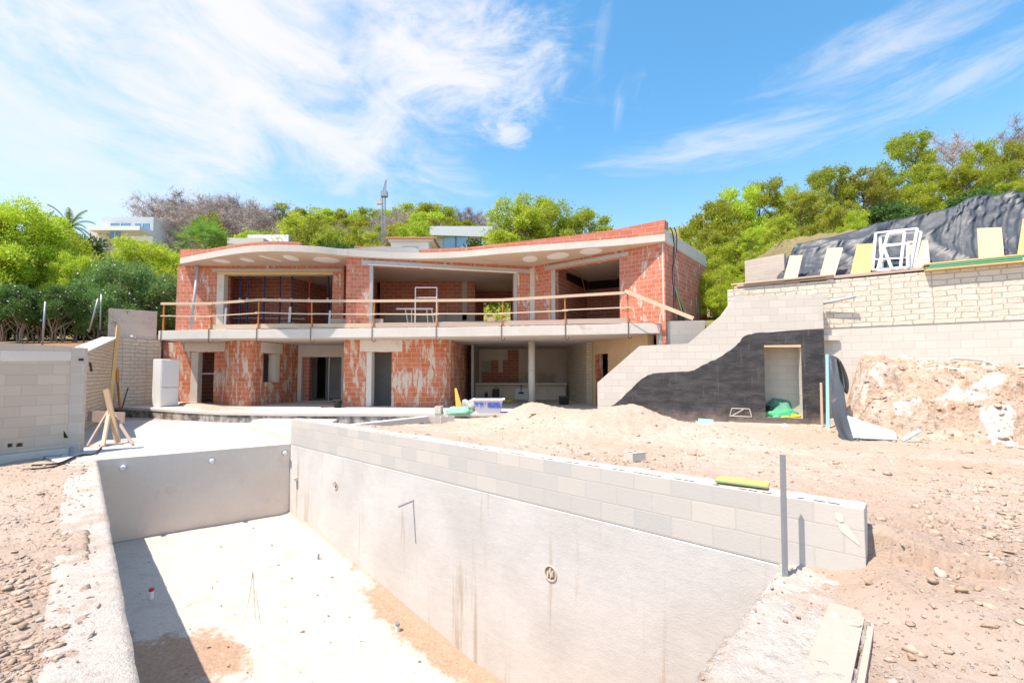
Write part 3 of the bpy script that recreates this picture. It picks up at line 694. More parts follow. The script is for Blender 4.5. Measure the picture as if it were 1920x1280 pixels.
# mortar dabs and frogs on top of the upstand
d = ((WE[0] - PB[0]) / L, (WE[1] - PB[1]) / L); n_ = (-d[1], d[0])
for k in range(int(L / .1)):
    s = k * .1 + random.uniform(-.02, .02)
    if s < .1 or random.random() < .35: continue
    ln = random.uniform(.04, .11); mb = MB(); p = (PB[0] + d[0] * s + n_[0] * .03, PB[1] + d[1] * s + n_[1] * .03); mb.beam((p[0], p[1], .5735), (p[0] + d[0] * ln, p[1] + d[1] * ln, .5735), .012, .003); mb.build('core_slot', M_dark, ub)
def blobstrip(name, pa, pb, z, w, mat, parent, n=90, h=.02, sd=1):
    mb = MB(); r = random.Random(sd)
    for k in range(n):
        t = r.random(); x, y = lerp2(pa, pb, t); s = r.uniform(.3, 1) * w
        q = [(x + s * math.cos(j * 1.257 + r.random()) , y + s * math.sin(j * 1.257 + r.random()) * .7) for j in range(5)]
        q.sort(key=lambda p: math.atan2(p[1] - y, p[0] - x)); mb.prism(q, z - .01, z + r.uniform(.3, 1) * h)
    return mb.build(name, mat, parent)
m0, m1 = off_line(PB, WE, .055), off_line(PB, WE, .243)
rough_coping('mortar_bed', lerp2(m0[0], m0[1], .0), m0[1], m1[0], m1[1], .574, .02, M_deck, rough=.014, n=150, edge=.03, sd=6)
# broken hollow block at the near end, with the open cells showing
def recess_hole(name, c, r, dep, dirv, mat_rim, mat_in, parent, n=20):
    """round pipe niche let in the wall: a short ring standing proud and a dark dished inside"""
    dv = Vector(dirv).normalized(); x = dv.cross(Vector((0, 0, 1))).normalized(); y = x.cross(dv); c = Vector(c); mb = MB(); vs = []; fs = []
    prof = [(r * 1.12, -.002), (r * 1.10, .016), (r * .94, .016), (r * .90, .004), (r * .62, .0035), (0.0, .003)]
    for rr, h in prof[:-1]: vs += [c + dv * h + x * rr * math.cos(2 * math.pi * k / n) + y * rr * math.sin(2 * math.pi * k / n) for k in range(n)]
    for i in range(len(prof) - 2):
        for k in range(n): a, b = i * n + k, i * n + (k + 1) % n; fs.append((a, b, b + n, a + n))
    fs.append(tuple(range((len(prof) - 2) * n, (len(prof) - 1) * n)))
    mb.add(vs, fs); o = mb.build(name, mat_rim, parent)
    m2 = MB(); q = [c + dv * .0055 + x * r * .9 * math.cos(2 * math.pi * k / n) + y * r * .9 * math.sin(2 * math.pi * k / n) for k in range(n)]
    m2.add(q, [tuple(range(n))]); m2.build('niche', mat_in, o)
    m3 = MB()
    for k in range(7):
        a_ = random.uniform(0, 6.28); rr = random.uniform(.1, .6) * r; p = c + dv * .012 + x * rr * math.cos(a_) + y * rr * math.sin(a_); m3.box(p, (.02, .02, random.uniform(.02, .06)), random.random())
    m3.build('rubble', M_deck, o); return o
wn = (d[1], -d[0], 0)                      # long wall normal, into the pool
def on_wall(px, py):
    o = Vector((0, 0, EYE)); r = Vector(ray(px, py)); n = Vector(wn); t = (Vector((PB[0], PB[1], 0)) - o).dot(n) / r.dot(n); return o + r * t
M_niche = simple('niche_inside', (.34, .20, .12), .9, var=.4)
c = on_wall(1033, 1074); recess_hole('pipe_niche', c, .085, .1, wn, M_deck, M_niche, pool)
c = on_wall(630, 909); recess_hole('pipe_niche', c, .075, .1, wn, M_deck, M_niche, pool)
# return pipe sticking out of the long wall
p = on_wall(775, 938); q = p + Vector(wn) * .28 + Vector((0, 0, -.04))
MB().tube([p, q], .016, 8).build('wall_pipe', M_galv, pool)
p = on_wall(557, 897); MB().box(p + Vector(wn) * .04, (.1, .1, .07), math.atan2(d[1], d[0])).build('outlet_stub', M_gunite_far, pool)
dfar = Vector((PB[0] - PA[0], PB[1] - PA[1], 0)).normalized(); nfar = Vector((dfar.y, -dfar.x, 0))
def on_far(px, py):
    o = Vector((0, 0, EYE)); r = Vector(ray(px, py)); t = (Vector((PA[0], PA[1], 0)) - o).dot(nfar) / r.dot(nfar); return o + r * t
for px, py in ((231, 875), (397, 863), (534, 848)):
    p = on_far(px, py); j = MB().tube([p, p + nfar * .09 + Vector((0, 0, -.01))], .038, 12).build('inlet_pipe', M_white, pool)
    MB().tube([p, p + nfar * .012], .075, 12).build('flange', M_gunite, j)
# capped riser on the floor, another pipe stub
def floor_z(px, py):
    # solve for the floor height seen at a pixel
    z = -2.
    for _ in range(12):
        p = at_z(px, py, z); t = max(0, min(1, -((p.x - PA[0] - (p.x - PA[0]) * 0) * 0 + (sdist(p.x, p.y, PA, PB))) / 9.2)); z = float(np.interp(t, [0, .12, .62, 1], [-1.58, -1.66, -2.42, -2.5]))
    return at_z(px, py, z)
for px, py, h, c in ((283, 1128, .17, M_redtip), (745, 1188, .13, M_galv)):
    p = floor_z(px, py); j = MB(p).tube([p - Vector((0, 0, .05)), p + Vector((0, 0, h))], .032, 10).build('floor_riser', M_white, pool)
    MB(p).tube([p + Vector((0, 0, h)), p + Vector((.005, 0, h + .035))], .036, 10).build('cap', c, j)
p = floor_z(597, 1050); MB(p).tube([p, p + Vector((0, 0, .12))], .02, 8).build('floor_riser', M_galv, pool)

def trail(pts_px, w0, label_i):
    P_ = [floor_z(*k) for k in pts_px]; P_ = [Vector(k) for k in densify(P_, 8)]; r = random.Random(label_i); V = []
    for i, p in enumerate(P_):
        dd = (P_[min(i + 1, len(P_) - 1)] - P_[max(i - 1, 0)]).normalized(); sd_ = Vector((-dd.y, dd.x, 0)); w = w0 * r.uniform(.35, 1) * math.sin(math.pi * (i + .6) / (len(P_) + .2)) ** .5
        for k in range(5): u = (k - 2) / 2; V.append(tuple(p + sd_ * u * w + Vector((0, 0, .058 - .03 * abs(u) + r.uniform(-.003, .004)))))
    Fc = [(i * 5 + k, i * 5 + k + 1, i * 5 + k + 6, i * 5 + k + 5) for i in range(len(P_) - 1) for k in range(4)]
    o = npmesh('sand_trail', np.array(V), np.array(Fc), M_soilsand, smooth=True); o.parent = pool; o.location = (3, -6, 0)
M_soilsand = dirt('washed_sand', (.42, .30, .22), (.48, .37, .28), (.34, .22, .15))
trail([(474, 1074), (468, 1120), (458, 1170), (450, 1230), (444, 1290)], .035, 1); trail([(474, 1078), (477, 1130), (480, 1190), (486, 1240), (492, 1290)], .04, 2); trail([(480, 1110), (486, 1160), (497, 1215)], .03, 3)
# galvanised post in the corner, boards lying on the wall
p = at_z(1472, 1080, .0); t = at_d(1467.5, 852, p.y)
mb = MB(p); mb.beam(p - Vector((0, 0, .1)), t, .036, .03, up=(0, 1, 0)); o = mb.build('metal_post', M_galv, bevel=.003); tag(o, 'upright galvanised square post standing at the pool corner', 'post')
bp = (at_z(1392, 903, .60)); th_ = math.atan2(d[1], d[0])
tl = thing('formwork_panel', 'yellow board with green edge lying flat on top of the pool block wall', 'board', bp)
o = MB(bp).box(bp, (.44, .22, .022), th_ + .12).build('board', simple('board_yellow', (.74, .38, .14), .8), tl, bevel=.002); ca_, sa_ = math.cos(th_ + .12), math.sin(th_ + .12); f0 = bp + Vector((sa_ * .1115, -ca_ * .1115, -.001)); MB(bp).beam(f0 + Vector((ca_ * -.22, sa_ * -.22, 0)), f0 + Vector((ca_ * .22, sa_ * .22, 0)), .003, .012).build('painted_edge', M_greenedge, tl)
# broken end block, open cells
e = Vector((WE[0], WE[1], 0)); D3 = Vector((d[0], d[1], 0)); N3 = Vector((n_[0], n_[1], 0))
bb = MB(); pz = on_wall(1573, 967); 
bb.add([pz - Vector(wn) * -.004 + D3 * a_ + Vector((0, 0, z_)) for a_, z_ in ((-.02, .03), (.02, .025), (.03, -.035), (.0, -.05), (-.03, -.01))], [(4, 3, 2, 1, 0)])
pz = on_wall(1598, 1000)
bb.add([pz + Vector(wn) * .004 + D3 * a_ + Vector((0, 0, z_)) for a_, z_ in ((-.10, .07), (-.03, .06), (.035, -.04), (.05, -.085), (0, -.05), (-.07, .0))], [(5, 4, 3, 2, 1, 0)])
bb.build('open_cell', M_gunite_far, ub)

# ================================================================== DECK AND TERRACE
A_o, B_o = PA, PB
fo = off_line(PA, PB, .30)
mb = MB(); mb.prism([(-14.2, 15.9), (-13.3, 12.4), (-10.6, 10.0), xy(137, 878, 0), lo[1], off_line(PA, PB, .06)[0], off_line(PA, PB, .06)[1], (-4.9, 10.72), (-3.2, 12.6), (-1.9, 13.8), (-1.9, 15.2), (-9, 15.6)], -.22, .0)
dk = mb.build('pool_deck', M_deck, bevel=.012); tag(dk, kind='structure')
# raised step between deck and terrace
mb = MB(); mb.prism([xy(466, 806, 0), xy(560, 832, 0), xy(600, 815, 0), xy(640, 790, 0), xy(560, 785, 0), xy(474, 790, .1)], -.1, .16)
o = mb.build('deck_step', M_deck, bevel=.015); tag(o, kind='structure')
mb = MB(); a, b = at_z(640, 800, .3), at_z(800, 782, .34); mb.beam((a.x, a.y, .26), (b.x, b.y, .30), .22, .16); o = mb.build('edge_beam', M_conc, bevel=.02); tag(o, kind='structure')
poly = terr_front + [(3.2, 15.5), (6, 19), (6, 24.2), (-16.5, 24.2), (-16.5, 18.2)]
ter = MB().prism(poly, ZT - .10, ZT).build('terrace', M_deck, bevel=.012); tag(ter, kind='structure')
tf = [off_line(a, b, .03)[0] for a, b in zip(terr_front, terr_front[1:])] + [off_line(terr_front[-2], terr_front[-1], .03)[1]]
mb = MB(); wallpath(mb, tf[:7], -.4, ZT - .10, .2); o = mb.build('terrace_edge', M_stained); tag(o, kind='structure')
mb = MB(); wallpath(mb, tf[6:], -.4, ZT - .10, .2); o = mb.build('terrace_edge', M_bit); tag(o, kind='structure')

# ================================================================== THE HOUSE
house = thing('house_shell', 'two storey red brick house shell under construction with curved concrete balcony', 'house', (-4, 18, ZT))
HL = Vector((-4, 18, ZT))
fasc_px = [(337, 495), (389, 485), (448, 475.5), (499, 471.5), (553, 472), (600, 474.5), (645, 479), (712, 483.5), (770, 485.5), (826, 484.5), (881, 481.5), (946, 475.5), (1056, 468), (1159, 460.5), (1247, 452)]
fasc = densify([xy(a, b, ZR) for a, b in fasc_px], 4)
W1 = [xy(333, 498, ZR), xy(645, 497.5, ZR)]
W2 = [xy(650, 482, ZR), xy(999, 499, ZR)]
W3 = [W2[1], xy(1246, 454, ZR)]
W4 = [W3[1], xy(1324, 500, ZR)]
bal_px = [(297, 620), (320, 619.4), (390, 618), (480, 617), (600, 616), (700, 614.7), (820, 613.3), (930, 611.8), (1060, 609.3), (1180, 606.5), (1237, 605)]
bal = densify([xy(a, b, ZB) for a, b in bal_px], 3)
roofpoly = fasc + [(W4[1][0], W4[1][1]), (4.6, 24.2), (-13.2, 24.2)]
def P(mb): return mb
MB(HL).prism(roofpoly, ZR, ZRT).build('roof_slab', M_conc, house, bevel=.01)
ins = [off_line(a, b, -.03) for a, b in zip(fasc, fasc[1:])]
ins = [((a[0]), (a[1] + .05)) for a in fasc]
MB(HL).prism(ins + [(4.6, 24.0), (-13.1, 24.0)], ZR - .012, ZR - .001).build('soffit', M_soffit, house)
sf = bpy.context.scene.objects['soffit']
for px, py, rx, ry, rz in ((415.6, 489.5, .28, .30, 0), (463.8, 487.5, .22, .32, 0), (546, 484, .22, .42, 0), (612.5, 487.5, .48, .42, .1), (993.6, 485.7, .28, .45, 0), (1046, 480, .36, .5, .5), (1108, 471.2, .38, .42, .3)):
    p = at_z(px, py, ZR - .014); mb = MB(HL); n = 24
    mb.prism([(p.x + rx * math.cos(2 * math.pi * k / n) * math.cos(rz) - ry * math.sin(2 * math.pi * k / n) * math.sin(rz), p.y + rx * math.cos(2 * math.pi * k / n) * math.sin(rz) + ry * math.sin(2 * math.pi * k / n) * math.cos(rz)) for k in range(n)], ZR - .018, ZR - .0125)
    mb.build('lamp_recess', M_whitedisc, sf)
a, b = at_z(487, 479.5, ZR - .015), at_z(528, 490, ZR - .015); MB(HL).beam(a, b, .16, .01).build('formwork_mark', M_whitedisc, sf)
# parapets
def on_fasc(x0, x1): s0, _ = s_at(fasc, x0, ZR); s1, _ = s_at(fasc, x1, ZR); return s0, s1
def fz(px, py):
    s, p = s_at(fasc, px, ZR); return s, at_d(px, py, p[1]).z
def parapet(x0, x1, tops_px, th, setback, name, mat, z0=None):
    s0, s1 = on_fasc(x0, x1); q = sub(fasc, s0, s1, -setback); tp = [(fz(a, b)[0] - s0, fz(a, b)[1]) for a, b in tops_px]
    mb = MB(HL); wallpath(mb, q, z0 if z0 else ZRT, ZRT + .2, th, tops=tp); return mb.build(name, mat, house, bevel=.005)
parapet(337, 562, [(337, 467.5), (389, 467), (448, 457.5), (499, 452.5), (562, 453.5)], .22, .004, 'parapet', M_brick_par)
parapet(645, 785, [(645, 466.5), (712, 462), (775, 463.5), (785, 467)], .22, .003, 'concrete_upstand', M_conc_grey, ZRT)
parapet(785, 1246, [(785, 467.5), (826, 465.5), (881, 463), (946, 455.5), (1056, 443), (1159, 434.5), (1246, 424)], .22, .004, 'parapet', M_brick_par)
parapet(930, 1246, [(930, 456), (946, 453.5), (1056, 440), (1159, 425), (1246, 407)], .22, .24, 'parapet', M_brick_par)
mb = MB(HL); q = [(W4[0][0] + .02, W4[0][1] + .03), (W4[0][0] + .25, W4[0][1] + .34)]; wallpath(mb, q, ZRT + .02, 6.66, .2); mb.build('parapet', M_brick_par, house, bevel=.005)
mb = MB(HL); q = off_line(W4[0], W4[1], -.012); wallpath(mb, [q[0], q[1]], ZR - .02, 6.34, .3); mb.build('edge_beam', M_conc, house, bevel=.01)
# floor slab = balcony
slabpoly = bal + [(5.1, 14.95), (8.0, 18.9), (4.6, 24.1), (-13.4, 24.1), (-13.9, 19)]
slab = MB(HL).prism(slabpoly, ZC, ZB).build('balcony_slab', M_conc, house, bevel=.012)

# upper walls
o1 = op(W1, 404, 621, 509, None, ZB)
mb = MB(HL); wallpath(mb, W1, ZB, ZR - .013, .24, [o1]); mb.build('brick_wall', M_brick, house)
o2 = op(W2, 695, 966, (497.5, 512), None, ZB)
mb = MB(HL); wallpath(mb, W2, ZB, ZR - .013, .24, [o2]); mb.build('brick_wall', M_brick, house)
o3 = op(W3, 1041, 1163, (506, 484), None, ZB)
s3a, _ = s_at(W3, 1041, 4.5)
mb = MB(HL); wallpath(mb, W3, ZB - .3, ZR - .013, .24, [(o3[0], o3[1], ZB, o3[3])]); mb.build('brick_wall', M_brick, house)
mb = MB(HL); wallpath(mb, W4, ZC - .6, ZR - .02, .24); mb.build('brick_wall', M_brick, house)
# pier return from W2 back to W1, and left end wall, back wall
mb = MB(HL); wallpath(mb, [(W1[1][0] + .02, 22.5), W2[0]], ZB, ZR - .013, .2); mb.build('brick_wall', M_brick, house)
mb = MB(HL); wallpath(mb, [(W1[0][0] + .25, 24.0), (W1[0][0], W1[0][1] + .01)], ZB, ZR - .013, .2, flip=False); mb.build('brick_wall', M_brick, house)
# lintels and jambs
strip('lintel', M_conc_grey, house, W1, 394, 641, 503.5, 509.5, .1, .03); strip('formwork_board', M_wood_y, house, W1, 404, 621, 509.8, 515, .3, .02)
strip('lintel', M_conc_grey, house, W2, 677, 995, (487.5, 505), (497.5, 512.5), .1, .045)
strip('lintel_flange', M_white2, house, W2, 690, 968, (495.5, 510.5), (497.2, 512.6), .1, .06)
strip('lintel', M_conc_grey, house, W3, 1023, 1181, (499, 471.5), (506, 479.5), .12, .045)
strip('jamb', M_conc, house, W1, 404, 416, 515, 622, .26, .012, zb=ZB); strip('jamb', M_conc_grey, house, W2, 692.5, 697, 498, 618, .26, .012)
strip('jamb', M_conc_grey, house, W2, 964.5, 968.5, 512, 618, .26, .012); strip('jamb', M_conc_grey, house, W3, 1035, 1041, 507, 606, .26, .012)
strip('corner_column', M_conc, house, W2, 994, 999, 503, 612, .2, .012); strip('corner_column', M_conc, house, W3, 999.2, 1003, 500, 612, .2, .012)
strip('corner_column', M_plaster, house, W3, 1243.5, 1245.9, 456, 603, .2, .010)
# sunlit plaster patches left on the brick
def patch(name, mat, parent, pts, poly_px, proud=.006, th=.008, bev=0):
    mb = MB(HL); z_ref = 4
    ps = []
    for px, py in poly_px:
        s, p = s_at(pts, px, z_ref); z = at_d(px, py, p[1]).z
        q = sub(pts, max(0, s - .01), s + .01); a_, b_ = q[0], q[-1]; dd = Vector((b_[0] - a_[0], b_[1] - a_[1])).normalized(); ps.append((Vector((p[0] + dd.y * proud, p[1] - dd.x * proud, z)), dd))
    f = [q for q, _ in ps]; bk = [q + Vector((-dd.y, dd.x, 0)) * th for q, dd in ps]; n = len(f)
    mb.add(f + bk, [tuple(range(n))] + [(i, i + n, (i + 1) % n + n, (i + 1) % n) for i in range(n)]); return mb.build(name, mat, parent)
# interior of the upper floor
def iw(pts, z0, z1, mat, name='interior_wall', ops=(), th=.12):
    mb = MB(HL); wallpath(mb, pts, z0, z1, th, ops); return mb.build(name, mat, house)
def XD(px, d): return (at_d(px, 600, d).x, d)
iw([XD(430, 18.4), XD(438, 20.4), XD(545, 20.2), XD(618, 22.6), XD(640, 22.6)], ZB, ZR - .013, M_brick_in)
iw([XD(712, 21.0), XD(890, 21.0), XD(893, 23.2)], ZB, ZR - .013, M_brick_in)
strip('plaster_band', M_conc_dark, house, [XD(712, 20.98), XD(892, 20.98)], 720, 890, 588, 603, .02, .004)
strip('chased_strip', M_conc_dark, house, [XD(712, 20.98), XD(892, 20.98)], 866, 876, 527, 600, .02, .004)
bw = [XD(880, 23.6), (1.2, 23.6)]; ob = op(bw, 896, 957, 566, None, ZB + .05)
iw(bw, ZB, ZR - .013, M_brick_in, ops=[ob], th=.2)
iw([(-6.2, 23.9), (-1.5, 23.9)], ZB, ZR - .013, M_brick_in); iw([(1.2, 23.9), (4.6, 23.9)], ZB, ZR - .013, M_brick_in); iw([(-13.0, 23.9), (-6.2, 23.9)], ZB, ZR - .013, M_brick_in)
iw([(1.18, 23.6), (.92, 18.5)], ZB, ZR - .013, M_brick_in)
rr_ = [(1.75, 17.75), (3.5, 21.1), (8.0, 19.1)]
iw(rr_, ZB, ZR - .013, M_brick_in)
strip('ceiling_beam', M_dark, house, rr_[:2], 1062, 1102, (512, 527), (524, 543), .1, .05, z_ref=5.5); strip('ceiling_beam', M_dark, house, rr_[1:], 1103, 1175, (527, 520), (543, 537), .1, .05, z_ref=5.5)
# conduits hanging under the ceilings
p = [at_d(*k) for k in ((700, 530, 20.4), (740, 524, 20.6), (850, 521, 20.7), (960, 526, 20.8))]; MB(HL).tube(densify(p, 4), .016, 6).build('conduit', M_rust, house)
p = [at_d(*k) for k in ((832, 525, 20.7), (834, 560, 20.75), (836, 603, 20.7))]; MB(HL).tube(p, .014, 6).build('conduit', M_rust, house)
p = [at_d(*k) for k in ((1044, 512, 17.9), (1075, 506, 18.5), (1090, 520, 19.2), (1098, 550, 19.4), (1106, 568, 19.5))]; MB(HL).tube(densify(p, 4), .016, 6).build('conduit', M_rust, house)

# ---- ground floor
G1 = densify([xy(303, 757, ZT), xy(350, 757.3, ZT), xy(405, 757.5, ZT), xy(428, 760, ZT), xy(450, 761.2, ZT), xy(470, 761, ZT), xy(492, 759, ZT), xy(522, 756, ZT), xy(557, 752.3, ZT)], 3)
og1 = op(G1, 372, 403, 660, None, ZT + .02); og2 = op(G1, 495, 524, (662, 664), 716)
mb = MB(HL); wallpath(mb, G1, ZT, ZC, .26, [og1, og2]); mb.build('brick_wall', M_brick2, house)
strip('lintel', M_plaster, house, G1, 346, 421, 637.5, 658.5, .1, .02, zt=ZC - .01, z_ref=2.5); strip('lintel', M_plaster, house, G1, 490, 529, (641, 645), (661, 664), .1, .02, z_ref=2.5)
strip('door_jamb', M_conc, house, G1, 358, 371, 660, 757, .28, .012, z_ref=1.5); strip('window_jamb', M_conc, house, G1, 514, 524, 664, 716, .27, .012, z_ref=2)
G2 = [xy(555, 752.3, ZT), xy(645, 752.3, ZT)]
og3 = op(G2, 566, 641, 669, None, ZT + .02)
mb = MB(HL); wallpath(mb, G2, ZT, ZC, .2, [og3]); mb.build('plaster_wall', M_plaster, house)
G3 = densify([xy(643, 762, ZT), xy(700, 762.6, ZT), xy(770, 763, ZT), xy(815, 763, ZT), xy(838, 762.3, ZT), xy(849, 760.6, ZT), xy(858, 757, ZT), xy(868, 753.8, ZT), xy(883, 749.8, ZT)], 3)
og4 = op(G3, 697, 735, 660, None, ZT + .02)
mb = MB(HL); wallpath(mb, G3, ZT, ZC, .26, [og4]); mb.build('brick_wall', M_brick2, house)
strip('lintel', M_plaster, house, G3, 675, 754.5, 635, 659, .1, .02, zt=ZC - .01, z_ref=2.5); strip('door_jamb', M_conc, house, G3, 687, 696.5, 660, 762, .28, .012, z_ref=1.5)
mb = MB(HL); wallpath(mb, [(G3[0][0] + .01, 20.9), (G3[0][0], G3[0][1] + .01)], ZT, ZC, .2); mb.build('brick_wall', M_brick2, house)
# rooms behind the ground floor openings
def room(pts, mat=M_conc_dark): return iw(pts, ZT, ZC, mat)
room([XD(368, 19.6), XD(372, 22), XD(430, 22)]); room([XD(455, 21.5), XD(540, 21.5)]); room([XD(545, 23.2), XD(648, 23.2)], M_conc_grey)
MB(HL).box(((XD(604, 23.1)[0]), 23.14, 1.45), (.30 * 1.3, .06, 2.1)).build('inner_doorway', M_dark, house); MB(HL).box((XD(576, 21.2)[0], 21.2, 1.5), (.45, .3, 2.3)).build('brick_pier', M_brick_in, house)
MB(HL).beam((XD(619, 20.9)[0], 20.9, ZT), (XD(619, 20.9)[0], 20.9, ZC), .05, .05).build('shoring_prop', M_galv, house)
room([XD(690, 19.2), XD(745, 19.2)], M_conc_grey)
MB(HL).beam((XD(367, 19.3)[0], 19.3, 1.62 - .02), (XD(405, 19.3)[0], 19.3, 1.62 - .0), .06, .05).build('timber_brace', M_pvc, house)
# open kitchen
K = [XD(880, 24.0), XD(1068, 24.0)]; ok = op(K, 903, 920, 677, 697)
MB(HL).box((XD(911, 24.15)[0], 24.16, 1.9), (.9, .04, 1.0)).build('painted_shade_sheet', M_dark, house)  # black sheet behind the kitchen window opening, painting the shade inside it
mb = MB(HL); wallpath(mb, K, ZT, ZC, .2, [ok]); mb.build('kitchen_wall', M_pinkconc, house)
strip('brick_panel', M_brick_in, house, K, 921, 973, 656, 721, .02, .012); strip('brick_panel', M_brick_in, house, K, 903, 921, 697.5, 721, .02, .012)
strip('plaster_panel', M_plaster, house, K, 897, 952, 655, 675, .02, .024, bevel=0); strip('plaster_panel', M_plaster, house, K, 935, 942, 675, 697, .02, .024, bevel=0)
strip('stone_panel', M_stone2, house, K, 974, 1042, 697, 720, .02, .012)
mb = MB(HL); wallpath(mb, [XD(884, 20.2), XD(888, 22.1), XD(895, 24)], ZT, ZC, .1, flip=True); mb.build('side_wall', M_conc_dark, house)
ck = thing('kitchen_counter', 'long thin concrete worktop slab across the open ground floor kitchen', 'worktop', (XD(970, 21.9)[0], 21.9, ZT)); ckl = Vector(ck.location)
a, b = at_d(874, 720, 21.6), at_d(1063, 720, 21.6); MB(ckl).beam((a.x, 21.9, 1.13), (b.x, 21.9, 1.13), .62, .07).build('worktop', M_conc, ck, bevel=.008)
mb = MB(ckl); wallpath(mb, [(a.x, 22.1), (b.x, 22.1)], ZT, 1.09, .1); mb.build('back_panel', M_pinkconc, ck)
cp = at_d(997, 757, 18.1); n = 20
MB(HL).tube([(cp.x, 18.1, ZT), (cp.x, 18.1, 1.6), (cp.x, 18.1, ZC)], .135, 24).build('round_column', M_conc, house, smooth=True)
colo = bpy.context.scene.objects['round_column']
for px, py in ((994, 669), (1000, 671), (992, 676), (999, 680), (994, 688), (997, 694), (998, 702), (996, 666)):
    p = at_d(px, py, 18.1 - .135 + .012 * abs(px - 997)); MB(HL).tube([p + Vector((0, -.004, 0)), p + Vector((0, .02, 0))], .018, 8).build('hole', M_dark, colo)
G5 = [xy(1064, 748, ZT), xy(1101, 757.5, ZT)]
mb = MB(HL); wallpath(mb, G5, ZT, ZC, .2); mb.build('stone_wall', M_stone2, house)
strip('recess_edge', M_tan, house, G5, 1058, 1063.5, 669, 720, .04, .01, z_ref=1.8)
mb = MB(HL); q = [G5[1], (G5[1][0] + .23, G5[1][1] + .03)]; wallpath(mb, q, ZT, ZC, .2); mb.build('stone_pier', M_stone, house)
G6 = [xy(1101, 639.5, ZC), xy(1236, 625.5, ZC)]
G6 = [(G5[1][0] + .24, G5[1][1] + .05), (4.55, 15.25)]
og6 = op(G6, 1118, 1139, 663, None, ZT)
mb = MB(HL); wallpath(mb, G6, ZT, ZC, .25, [og6]); mb.build('concrete_wall', M_tan, house)
strip('door_jamb', M_brick2, house, G6, 1116.5, 1120.5, 664, 760, .27, .014, z_ref=1.5)
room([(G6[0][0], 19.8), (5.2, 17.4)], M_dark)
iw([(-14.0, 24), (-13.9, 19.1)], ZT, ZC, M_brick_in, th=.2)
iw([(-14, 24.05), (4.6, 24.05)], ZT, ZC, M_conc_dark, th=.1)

# leaning pvc pipe
b_ = at_z(357, 617.5, ZB); b_ = Vector(at_d(357, 620, 17.35)); b_.z = ZB; t_ = at_d(371.5, 498, 17.75)
o = MB(b_).tube([b_, t_], .05, 12).build('drain_pipe', M_pvc, smooth=True); tag(o, 'long grey plastic pipe leaning on the upper brick wall left of the propped window', 'pipe')

# ---- guardrail on the balcony edge
gr = thing('guardrail', 'temporary balcony guardrail of orange clamp posts and pale timber rails', 'guardrail', (bal[0][0], bal[0][1], ZB)); GL = Vector(gr.location)
tops = {303: 567, 392: 567, 482: 560, 583: 562, 698: 562, 818: 561, 940: 560, 1060: 553, 1178: 546}
pts = {}
for px, yt in tops.items():
    s, p = s_at(bal, px, ZB); q = sub(bal, max(0, s - .05), s + .05); dd = Vector((q[-1][0] - q[0][0], q[-1][1] - q[0][1], 0)).normalized(); nn = Vector((dd.y, -dd.x, 0))
    base = Vector((p[0], p[1], 0)) - nn * .06; zt = at_d(px, yt, base.y).z; pts[px] = (base, nn, zt)
    lean = Vector((random.uniform(-.03, .05), 0, 0)); mb = MB(GL)
    o = mb.beam(base + Vector((0, 0, ZB)), base + lean + Vector((0, 0, zt)), .045, .045, up=(0, 1, 0)).build('post', M_rust, gr, bevel=.004)
    f = base + nn * .085; MB(GL).tube([base + Vector((0, 0, ZB + .05)), f + Vector((0, 0, ZB + .03)), f + Vector((0, 0, ZC - .10)), f - nn * .03 + Vector((.04, 0, ZC - .16)), f - nn * .07 + Vector((.09, 0, ZC - .14)), f - nn * .07 + Vector((.12, 0, ZC - .06))], .013, 6).build('clamp_hook', M_iron, o)
ks = sorted(pts)
for i, (a, b) in enumerate(zip(ks, ks[1:])):
    A, nA, zA = pts[a]; B, nB, zB = pts[b]; ex = (B - A).normalized() * .1
    MB(GL).beam(A - ex + nA * .04 + Vector((0, 0, zA - .05)), B + ex + nB * .045 + Vector((0, 0, zB - .05)), .03, .095).build('top_rail', M_wood, gr)
    MB(GL).beam(A - ex + nA * .04 + Vector((0, 0, zA - .52)), B + ex + nB * .048 + Vector((0, 0, zB - .54)), .022, .04).build('mid_rail', M_ply_p, gr)
    if i >= 1: MB(GL).beam(A - ex + nA * -.04 + Vector((0, 0, ZB + .11 + random.uniform(0, .02))), B + ex + nB * -.045 + Vector((0, 0, ZB + .11)), .03, .17 if i != 3 else .15).build('toe_board', M_wood_p if i > 3 else M_wood, gr)
A, nA, zA = pts[1178]; e = at_d(1300, 597, 13.9)
MB(GL).beam(A + nA * .06 + Vector((-.1, 0, zA - .0)), e, .03, .12).build('top_rail', M_wood, gr, label='sloping timber rail at the right end')
# loose planks on the balcony
def plank(x0, x1, y, d, w, h, mat, label, z=None):
    a = at_d(x0, y, d); b = at_d(x1, y, d); z = z if z else a.z
    o = MB((a.x, a.y, z)).beam((a.x, d, z), (b.x, d + .05, z), w, h).build('plank', mat, bevel=.003); return tag(o, label, 'plank')
plank(560, 700, 611, 16.75, .22, .05, M_wood_p, 'wide pinkish plank lying low behind the second and third balcony posts', ZB + .03)
plank(620, 718, 597, 16.9, .05, .20, M_wood_p, 'tall pinkish plank on edge in front of the brick pier on the balcony', ZB + .30)

